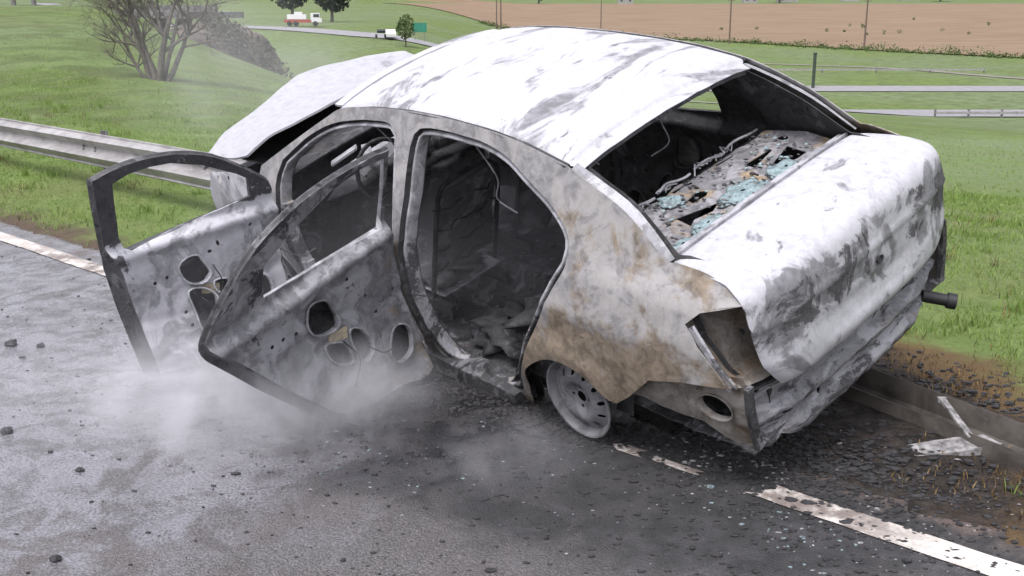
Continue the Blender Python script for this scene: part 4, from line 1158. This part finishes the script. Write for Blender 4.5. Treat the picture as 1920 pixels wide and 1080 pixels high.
lump_bits('char_debris', 900, behind_car, .003, .011, M_char, 'black charred crumbs heaped behind the wreck')
lump_bits('ash_debris', 330, near_car, .0018, .005, M_ashbit, 'pale ash flakes on the sooty road beside the wreck', .35)
lump_bits('ash_debris', 260, behind_car, .002, .005, M_ashbit, 'pale ash flakes on the ground behind the wreck', .35)
lump_bits('glass_debris', 45, lambda: xy(random.gauss(.25, .22), random.gauss(-.18, .16)), .0025, .007, M_gbit, 'crumbs of bluish glass on the road behind the rear wheel', .5)
lump_bits('glass_debris', 30, lambda: xy(random.gauss(-1.35, .25), random.gauss(-.75, .18)), .0025, .006, M_gbit, 'crumbs of bluish glass on the road before the open doors', .5)
lump_bits('gravel', 900, all_road, .002, .0065, M_char, 'small dark stones scattered over the wet road', .8)
lump_bits('rail_debris', 900, under_rail, .004, .014, M_char, 'black burnt lumps lying around the crushed barrier')
def pile(cs, cd, rs, rd):
    return lambda: xy(random.gauss(cs, rs), random.gauss(cd, rd))
lump_bits('char_pile', 900, pile(-.25, .28, .18, .11), .003, .012, M_char, 'black rubble heaped under the tail behind the rear wheel')
lump_bits('char_pile', 1000, pile(-1.9, .02, .60, .13), .003, .012, M_char, 'black rubble heaped along the sill below the rear doorway')
lump_bits('char_pile', 800, pile(.20, .40, .26, .16), .003, .013, M_char, 'black rubble heaped under the rear bumper corner')
lump_bits('char_pile', 420, pile(-.75, .05, .14, .07), .003, .011, M_char, 'black rubble heaped round the foot of the rear wheel')
lump_bits('ash_pile', 160, pile(-.22, .24, .13, .07), .003, .009, M_ashbit, 'pale ash lumps under the tail behind the rear wheel', .6)
def ground_at(px, py, z=0.0):
    f_, h_ = 2000.18, 1.778; p_ = math.atan2(540 - 8.04, f_); u = (540 - py) / f_
    d = Vector(((px - 960) / f_, math.cos(p_) + u * math.sin(p_), -math.sin(p_) + u * math.cos(p_)))
    return Vector((0, 0, h_)) + d * ((z - h_) / d.z)
def dist_at(px, py, Y):
    f_, h_ = 2000.18, 1.778; p_ = math.atan2(540 - 8.04, f_); u = (540 - py) / f_
    d = Vector(((px - 960) / f_, math.cos(p_) + u * math.sin(p_), -math.sin(p_) + u * math.cos(p_)))
    return Vector((0, 0, h_)) + d * (Y / d.y)
for i, (px_, py_, r, lab) in enumerate([(22, 648, .028, 'largest dark lump on the wet road at the far left edge'), (76, 650, .018, 'smaller dark lump right of the largest one on the wet road'), (14, 812, .022, 'dark lump on the wet road below the two far left lumps'), (150, 884, .014, 'dark pebble-sized lump on the wet road left of the smoke'), (104, 1052, .017, 'dark lump lowest on the wet road at the left')]):
    q = ground_at(px_, py_); V, T = lump(0, 0, r * .45, r * 1.2, r, r * .75, i * 7.7, 6); o = mesh_obj('charred_lump', V, T, M_char, None, False); o.location = (q.x, q.y, road_z(q.x, q.y)); tag(o, lab, 'debris', 'loose lumps on the wet road')

# ================================================================== background
t = NT('dry_field'); p = t.pos(); k = t.noise(t.map(p, (.05, .35, 1)), 1.0, 6, .65); k2 = t.noise(p, .5, 7, .7)
c = t.mix(t.ramp(k, .35, .66), (.160, .112, .073), (.212, .156, .108)); c = t.mix(t.ramp(k2, .55, .75, 0, .5), c, (.130, .110, .070))
M_field = t.bsdf(c, .95, 0, t.bump(k2, .6, .2), .1)
edge_pts = np.array(spl([(-8, 372), (0, 350), (22, 320), (57, 283), (96, 206), (135, 160), (190, 120)], 3))
ws = np.concatenate([np.linspace(0, .3, 20), np.linspace(.32, 1, 30)])
FX = np.zeros((len(ws), len(edge_pts))); FY = FX.copy()
for i, w in enumerate(ws):
    for j, (ex, ey) in enumerate(edge_pts):
        k = 640 / math.hypot(ex, ey); fx = ex * k * (1.0 if ex > 0 else 5.5); fy = ey * k
        FX[i, j] = ex + (fx - ex) * w; FY[i, j] = ey + (fy - ey) * w
tag(grid_obj('field', FX, FY, H(FX, FY) + .25, M_field), kind='structure')
M_conc = plain('pale_road', (.20, .195, .205), .8, 0, .15, 1)
M_path = plain('dirt_track', (.17, .155, .13), .9, 0, .2, 1)
def ribbon(name, pts, w, mat, dz=.08, step=2.0):
    P = np.array(spl(pts, step)); tg = np.gradient(P, axis=0); nn = np.stack([-tg[:, 1], tg[:, 0]], 1); nn /= np.linalg.norm(nn, axis=1, keepdims=True)
    off = np.linspace(-w / 2, w / 2, 5)
    X = P[:, 0][:, None] + nn[:, 0][:, None] * off; Y = P[:, 1][:, None] + nn[:, 1][:, None] * off
    return tag(grid_obj(name, X, Y, H(X, Y) + dz, mat), kind='structure')
ribbon('far_road', [(-2, 100.6), (20, 100.4), (60, 100), (140, 99)], 6.5, M_conc)
ribbon('far_road', [(-2, 130.6), (20, 130.5), (70, 130), (160, 129)], 8.5, M_conc)
ribbon('dirt_track', [(20, 196), (42, 186), (60, 172), (68, 152), (75, 138)], 2.2, M_path)
ribbon('far_road', [(-75, 214), (-45, 206), (-22, 190), (-4, 184)], 7, M_conc, .15)
def far_rail(name, x0, x1, y, lab, hz=.55, step=4.0, dy=0):
    e = empty(name, (x0, y, float(H(x0, y)))); tag(e, lab, 'guardrail')
    mb = MB(); n = int((x1 - x0) / step)
    mb.bar([(i * step, 0, float(H(x0 + i * step, y)) - e.location.z + hz) for i in range(n + 1)], .08, .24); mb.build('beam', M_galv, e)
    for i in range(n + 1):
        mb = MB(); mb.box((i * step, .12, float(H(x0 + i * step, y)) - e.location.z + .35), (.16, .14, .9)); mb.build('post', M_post, e)
    return e
far_rail('guardrail', 38, 62, 96.5, 'distant crash barrier with dark posts along the nearer far road', .45, 3.0)
far_rail('guardrail', 30, 74, 186 - 25, 'thin far barrier along the dirt track below the field', .5, 8)
# poles
M_wood = plain('weathered_wood', (.115, .085, .065), .9, 0, .3, 6)
M_dark = plain('dark_paint', (.03, .045, .03), .7)
def pole(px_, py_, Y, h, r, lab, mat=M_wood, arms=True):
    q = dist_at(px_, py_, Y); z = float(H(q.x, q.y)); e = empty('utility_pole', (q.x, q.y, z)); tag(e, lab, 'pole', 'wooden poles along the field')
    mb = MB(); mb.tube([(0, 0, -.3), (0, 0, h)], [r, r * .7], 8); mb.build('shaft', mat, e, True)
    if arms: mb = MB(); mb.box((0, -.1, h - .5), (1.8, .12, .14)); mb.build('crossarm', mat, e)
    return e
pole(1368, 66, 276, 11, .24, 'wooden pole at the field edge straight above the rear window')
pole(1622, 66, 250, 11, .24, 'wooden pole at the field edge, farthest right')
pole(939, 39, 345, 12, .26, 'wooden pole by the field right of the green sign')
pole(931, 38, 347, 12, .20, 'thinner wooden pole leaning close to its neighbour by the field', arms=False)
pole(1127, 26, 360, 12, .2, 'slim wooden pole in the field above the car roof', arms=False)
q = dist_at(1525, 152, 131); e = empty('marker_post', (q.x, q.y, float(H(q.x, q.y)))); tag(e, 'dark green post beside the far road right of the wreck', 'post')
mb = MB(); mb.tube([(0, 0, -.2), (0, 0, 4.1)], .20, 8); mb.build('shaft', M_dark, e, True); mb = MB(); mb.tube([(0, 0, 4.1), (0, 0, 4.25)], .26, 8); mb.build('cap', M_dark, e, True)

# leaves
def leaf_mat(name, a, b):
    t = NT(name); p = t.pos(); k = t.noise(p, .9, 5, .6); return t.bsdf(t.mix(t.ramp(k, .35, .65), a, b), .8, 0, None, .15)
M_leaf1 = leaf_mat('dark_leaf', (.014, .022, .016), (.034, .048, .030))
M_leaf2 = leaf_mat('pale_leaf', (.06, .095, .035), (.105, .14, .06))
M_leaf3 = leaf_mat('weed_leaf', (.045, .075, .025), (.10, .13, .045))
M_bark = plain('grey_bark', (.105, .092, .078), .9, 0, .35, 9)
def leaf_cloud(mb, c, rad, n, size):
    for k in range(n):
        while True:
            u = np.random.default_rng(random.randrange(1 << 30)).uniform(-1, 1, 3)
            if np.dot(u, u) < 1 and np.dot(u, u) > random.random() * .6: break
        u = u * (1 + .3 * noise.noise(Vector(u) * 2.1 + Vector(c)))
        q = Vector(c) + Vector((u[0] * rad[0], u[1] * rad[1], u[2] * rad[2])); rt = Euler((random.uniform(0, 6.3), random.uniform(0, 6.3), random.uniform(0, 6.3))).to_matrix()
        s = size * random.uniform(.6, 1.4)
        mb.add([q + rt @ Vector((-s, -s * .5, 0)), q + rt @ Vector((s * .3, -s * .6, .1 * s)), q + rt @ Vector((s, 0, 0)), q + rt @ Vector((s * .2, s * .6, -.1 * s))], [(0, 1, 2, 3)])
def tree(name, px_, Y, h, rad, n, size, mat, lab):
    q = dist_at(px_, 30, Y); z = float(H(q.x, q.y)); e = empty(name, (q.x, q.y, z)); tag(e, lab, 'tree')
    mb = MB(); mb.tube([(0, 0, -.5), (.05 * h * .3, 0, h * .35), (0, 0, h * .8)], [rad * .09, rad * .06, rad * .02], 8)
    for k in range(6):
        a = k * 1.05; mb.tube([(0, 0, h * .35), (math.cos(a) * rad * .6, math.sin(a) * rad * .6, h * .65)], [rad * .04, rad * .012], 6)
    mb.build('trunk', M_bark, e, True)
    mb = MB(); leaf_cloud(mb, (0, 0, h * .65), (rad, rad, h * .40), n, size); mb.build('crown', mat, e)
    return e
tree('broadleaf_tree', 622, 245, 9.5, 4.6, 900, .55, M_leaf1, 'dark tree beside the tow truck in the far distance')
tree('broadleaf_tree', 548, 262, 11, 5.0, 900, .6, M_leaf1, 'dark tree half hidden behind the tow truck')
tree('young_tree', 759, 176, 4.8, 1.5, 500, .22, M_leaf2, 'small pale green tree in front of the green road sign')
for i, (px_, lab) in enumerate(((690, 'far bushy tree above the small white car'), (1010, 'far bushy tree on the horizon above the car roof'), (1460, 'far bushy tree on the horizon above the rear window'), (1760, 'far bushy tree on the horizon at the right'))):
    tree('broadleaf_tree', px_, 650, 9, 7, 500, .8, M_leaf1, lab)

# weeds along the field edge
mb = MB()
for j in range(0, len(edge_pts)):
    for k in range(7):
        ex, ey = edge_pts[j] + np.array([random.uniform(-3, 3), random.uniform(-4, 1.5)]); r = random.uniform(.3, 1.0) * (1.6 if nz(ex, ey, 0, .12) > .1 else .8)
        leaf_cloud(mb, (ex, ey, float(H(ex, ey)) + r * .5), (r * 1.5, r * 1.2, r * .9), 16, .22)
tag(mb.build('weeds', M_leaf3), 'ragged strip of green weeds along the edge of the brown field', 'weeds', kind='stuff')
mb = MB()
for k in range(14):
    q = dist_at(random.uniform(1300, 1900), 10, random.uniform(300, 420)); leaf_cloud(mb, (q.x, q.y, float(H(q.x, q.y)) + .7), (.6, .6, .5), 12, .3)
tag(mb.build('field_shrubs', M_leaf3), 'tiny shrubs dotted about in the brown field', 'weeds', kind='stuff')

# bare tree on the bank
def bare_tree():
    q = dist_at(296, 146, 24); z = float(H(q.x, q.y)); e = empty('bare_tree', (q.x, q.y, z - .1)); tag(e, 'leafless grey many-stemmed tree on the grass bank at upper left', 'tree')
    rnd = random.Random(11); tr_ = MB(); br = MB(); tw = MB()
    def grow(p, d, L, r, lev):
        pts = [p]; n = 5; rs = [r]
        for i in range(n):
            d = (d + Vector((rnd.gauss(0, .13), rnd.gauss(0, .13), rnd.gauss(.03, .07)))).normalized(); pts.append(pts[-1] + d * L / n); rs.append(r * (1 - .55 * (i + 1) / n))
        (tr_ if lev == 0 else br if lev < 3 else tw).tube(pts, rs, 8 if lev < 2 else 4, False)
        if lev < 4:
            for k in range(6 if lev == 0 else 5 if lev < 3 else 6):
                i = rnd.randint(2, n); ax = Vector((rnd.gauss(0, 1), rnd.gauss(0, 1), rnd.gauss(.15, .5))).normalized()
                grow(pts[i], (d * .75 + ax * .75).normalized(), L * rnd.uniform(.5, .75), rs[i] * .62, lev + 1)
    for a, b, L, r in ((-.12, .05, 1.9, .085), (.16, -.05, 1.8, .09), (.50, .1, 1.6, .07), (-.48, 0, 1.5, .06), (.28, .3, 1.7, .06), (-.8, .2, 1.2, .045)):
        grow(Vector((a * .25, b * .3, 0)), Vector((a, b, 1)).normalized(), L, r, 0)
    tr_.build('trunk', M_bark, e, True); br.build('branches', M_bark, e, True); tw.build('twigs', M_bark, e, True)
bare_tree()
# overpass beyond the bank
M_dirtwall = plain('brown_abutment', (.075, .060, .050), .95, 0, .6, 1.1)
M_cbeam = plain('overpass_concrete', (.145, .142, .140), .85, 0, .25, .6)
q = dist_at(430, 60, 78); e = empty('overpass', (q.x, q.y, q.z)); tag(e, 'grey concrete overpass end with brown abutment behind the bank', 'bridge')
rz = Matrix.Rotation(R(-38), 3, 'Z')
mb = MB(); mb.box((-5.2, 4.6, 1.15), (10, 5, .45), rz); mb.build('deck', M_cbeam, e)
mb = MB(); mb.box((-4.6, 2.5, 1.62), (10, .25, .45), rz); mb.build('parapet', M_cbeam, e)
for k in range(3):
    mb = MB(); mb.box((-6.5 + 2.3 * k, 5.2 - 1.7 * k, -.2), (.6, .8, 2.2), rz); mb.build('pier', M_cbeam, e)
V, T = lump(1.9, -12, -2.2, 4.2, 6.0, 3.0, 3.3, 40, .16); mb = MB(); mb.add(V, T); mb.build('abutment', M_dirtwall, e, True)

mb = MB()
for k in range(46):
    u = random.random(); q = dist_at(395 + 135 * u + random.gauss(0, 8), 52 + 95 * u + random.gauss(0, 10) - 14, 58 + random.uniform(-2, 5))
    leaf_cloud(mb, tuple(q), (.75, .8, .45), 40, .10)
tag(mb.build('brush', leaf_mat('brush_leaf', (.050, .045, .036), (.085, .082, .058)), None), 'tangled grey-brown brush round the hollow behind the bank', 'brush', kind='stuff')
# vehicles and sign far off
M_white = plain('white_paint', (.62, .62, .62), .35, 0, .05); M_red = plain('red_paint', (.30, .055, .04), .4, 0, .2, 2); M_tyre = plain('tyre', (.02, .02, .02), .8); M_win = plain('vehicle_glass', (.03, .035, .04), .1)
M_sign = plain('sign_green', (.02, .16, .10), .5, 0, .1, 1)
q = dist_at(569, 43, 212); z = float(H(q.x, q.y)) + .15; e = empty('tow_truck', (q.x, q.y, z), (0, 0, R(8))); tag(e, 'white and red lorry on the far road before dark trees', 'truck')
bm_ = MB(); bm_.box((2.3, 0, 1.6), (1.7, 2.2, 1.7)); bm_.box((2.9, 0, 1.1), (1.2, 2.15, .8)); bm_.build('cab', M_white, e)
mb = MB(); mb.box((2.5, -1.11, 1.95), (1.1, .03, .6)); mb.build('cab_window', M_win, e)
mb = MB(); mb.box((-1.0, 0, .95), (5.2, 2.2, .55)); mb.build('bed', M_red, e)
mb = MB(); mb.box((-1.2, 0, 1.75), (3.6, 1.9, .9)); mb.box((-.9, 0, 2.4), (1.5, 1.6, .5)); mb.build('load', M_white, e)
for x in (-2.6, -1.4, 2.3):
    for y in (-1.0, 1.0):
        mb = MB(); mb.lathe([(0, -.14), (.42, -.14), (.48, -.09), (.48, .09), (.42, .14), (0, .14)], 16, 'Y', (x, y, .48)); mb.build('wheel', M_tyre, e, True)
q = dist_at(713, 39, 186); z = float(H(q.x, q.y)) + .15; e = empty('parked_car', (q.x, q.y, z), (0, 0, R(100))); tag(e, 'tiny white car on the far pale road left of the small tree', 'car')
V, T = sheet2d(lin([(-2, .3), (2.0, .3), (2.05, .75), (1.2, .92), (.6, 1.42), (-1.2, 1.45), (-1.9, .95), (-2.05, .7)], .2, True), [], .3)
v, f = thicken([(a, -.82, b) for a, b in V], T, -1.64); mesh_obj('body', v, f, M_white, e, False)
mb = MB(); mb.box((-1.62, 0, 1.18), (.5, 1.4, .4), Euler((0, -.6, 0)).to_matrix()); mb.build('rear_window', M_win, e)
for x in (-1.25, 1.25):
    for y in (-.75, .75): mb = MB(); mb.lathe([(0, -.1), (.3, -.1), (.32, 0), (.3, .1), (0, .1)], 14, 'Y', (x, y, .32)); mb.build('wheel', M_tyre, e, True)
q = dist_at(786, 34, 190); z = float(H(q.x, q.y)); e = empty('road_sign', (q.x, q.y, z)); tag(e, 'green road sign board beside the far road', 'sign')
mb = MB(); mb.box((0, 0, 2.3), (2.5, .06, 1.6)); mb.build('board', M_sign, e)
for x in (-.8, .8): mb = MB(); mb.tube([(x, .06, -.2), (x, .06, 3.0)], .06, 8); mb.build('post', M_post, e)
# houses on the horizon beyond the field
M_wallA = plain('house_wall', (.26, .25, .24), .8, 0, .1, .5); M_roofA = plain('house_roof', (.19, .10, .075), .8, 0, .2, .5); M_pane = plain('house_window', (.05, .055, .06), .3)
for i, (px_, w, lab) in enumerate(((1172, 9, 'low far house above the middle of the roof'), (1405, 8, 'far white house between pole and rear window corner'), (1475, 12, 'far house with brown roof right of the white one'), (1592, 10, 'far white house left of the right-hand pole'), (1700, 14, 'long low far house right of the right-hand pole'), (1840, 12, 'rightmost far house on the horizon'))):
    q = dist_at(px_, 8, 655 + 6 * i); z = float(H(q.x, q.y)); e = empty('house', (q.x, q.y, z)); tag(e, lab, 'house', 'houses beyond the field')
    mb = MB(); mb.box((0, 0, 1.5), (w, 7, 3.2)); mb.build('wall', M_wallA, e)
    mb = MB(); mb.add([(-w / 2 - .4, -3.9, 3.1), (w / 2 + .4, -3.9, 3.1), (w / 2 + .4, 3.9, 3.1), (-w / 2 - .4, 3.9, 3.1), (-w / 2 - .4, 0, 5), (w / 2 + .4, 0, 5)], [(0, 1, 5, 4), (2, 3, 4, 5), (0, 4, 3), (1, 2, 5), (0, 3, 2, 1)]); mb.build('roof', M_roofA, e)
    for k in (-.28, .28):
        mb = MB(); mb.box((k * w, -3.52, 1.7), (1.2, .08, 1.1)); mb.build('window', M_pane, e)
# short dark bollards and lane on top of the bank
ribbon('bank_lane', [(-60, 72), (-40, 68), (-28, 66), (-22, 68)], 5, M_conc, .1)
for px_, lab in ((26, 'dark bollard on top of the bank at the far left corner'), (64, 'dark bollard on the bank right of the corner one')):
    q = dist_at(px_, 12, 56); o = MB(); o.tube([(0, 0, -.2), (0, 0, 1.1)], [.13, .11], 10); o.tube([(0, 0, .8), (0, 0, .95)], .14, 10); b = o.build('bollard', M_post, None, True); b.location = (q.x, q.y, float(H(q.x, q.y))); tag(b, lab, 'bollard', 'bollards on the bank')

# ================================================================== smoke
def smoke(name, loc, rad, dens, scale, lab, lo=.42, hi=.72, seed=0, rotz=0):
    bm = bmesh.new(); bmesh.ops.create_icosphere(bm, subdivisions=3, radius=1.0)
    me = bpy.data.meshes.new(name); bm.to_mesh(me); bm.free()
    o = bpy.data.objects.new(name, me); COL.objects.link(o); o.location = loc; o.scale = rad; o.rotation_euler = (0, 0, rotz)
    t = NT(name + '_volume'); p = t.coord(); w = t.pos()
    ln = t.n('VectorMath', operation='LENGTH'); t.set(ln.inputs[0], p)
    fall = t.ramp(ln.outputs['Value'], 1.0, .15)
    k = t.noise(t.map(w, (1, 1, .8), loc=(seed, seed * 2, 0)), scale, 5, .58, 1.4)
    d = t.math('MULTIPLY', t.math('MULTIPLY', fall, t.ramp(k, lo, hi)), dens)
    v = t.n('VolumePrincipled'); v.inputs['Color'].default_value = (.93, .93, .96, 1); t.set(v.inputs['Density'], d); v.inputs['Anisotropy'].default_value = .1
    t.t.links.new(v.outputs[0], t.out.inputs['Volume']); me.materials.append(t.m)
    tag(o, lab, 'smoke', kind='stuff'); return o
smoke('smoke', (-1.12, 4.40, .10), (.95, .62, .42), 6.5, 2.4, 'white smoke rolling over the road below the open doors', .40, .66, 3)
smoke('smoke', (-1.55, 4.45, .06), (1.7, 1.05, .40), .55, 1.5, 'broad thin haze of smoke lying over the road by the doors', .30, .68, 11)
smoke('smoke', (.03, 3.88, .08), (.46, .34, .18), 1.5, 3.4, 'small wisp of smoke in front of the rear wheel', .38, .70, 9)
smoke('smoke', (-1.0, 4.9, .55), (1.1, .7, .65), .16, 1.8, 'thin smoke veil drifting across the open doors', .30, .70, 5)
smoke('smoke', (-.05, 5.45, .62), (1.0, 1.0, .45), .30, 1.5, 'thin smoke hanging inside the burnt cabin', .2, .6, 7)
smoke('smoke', (-2.3, 9.4, 1.2), (1.5, 1.6, 1.0), .22, .9, 'faint smoke drifting away behind the bonnet', .25, .7, 1)
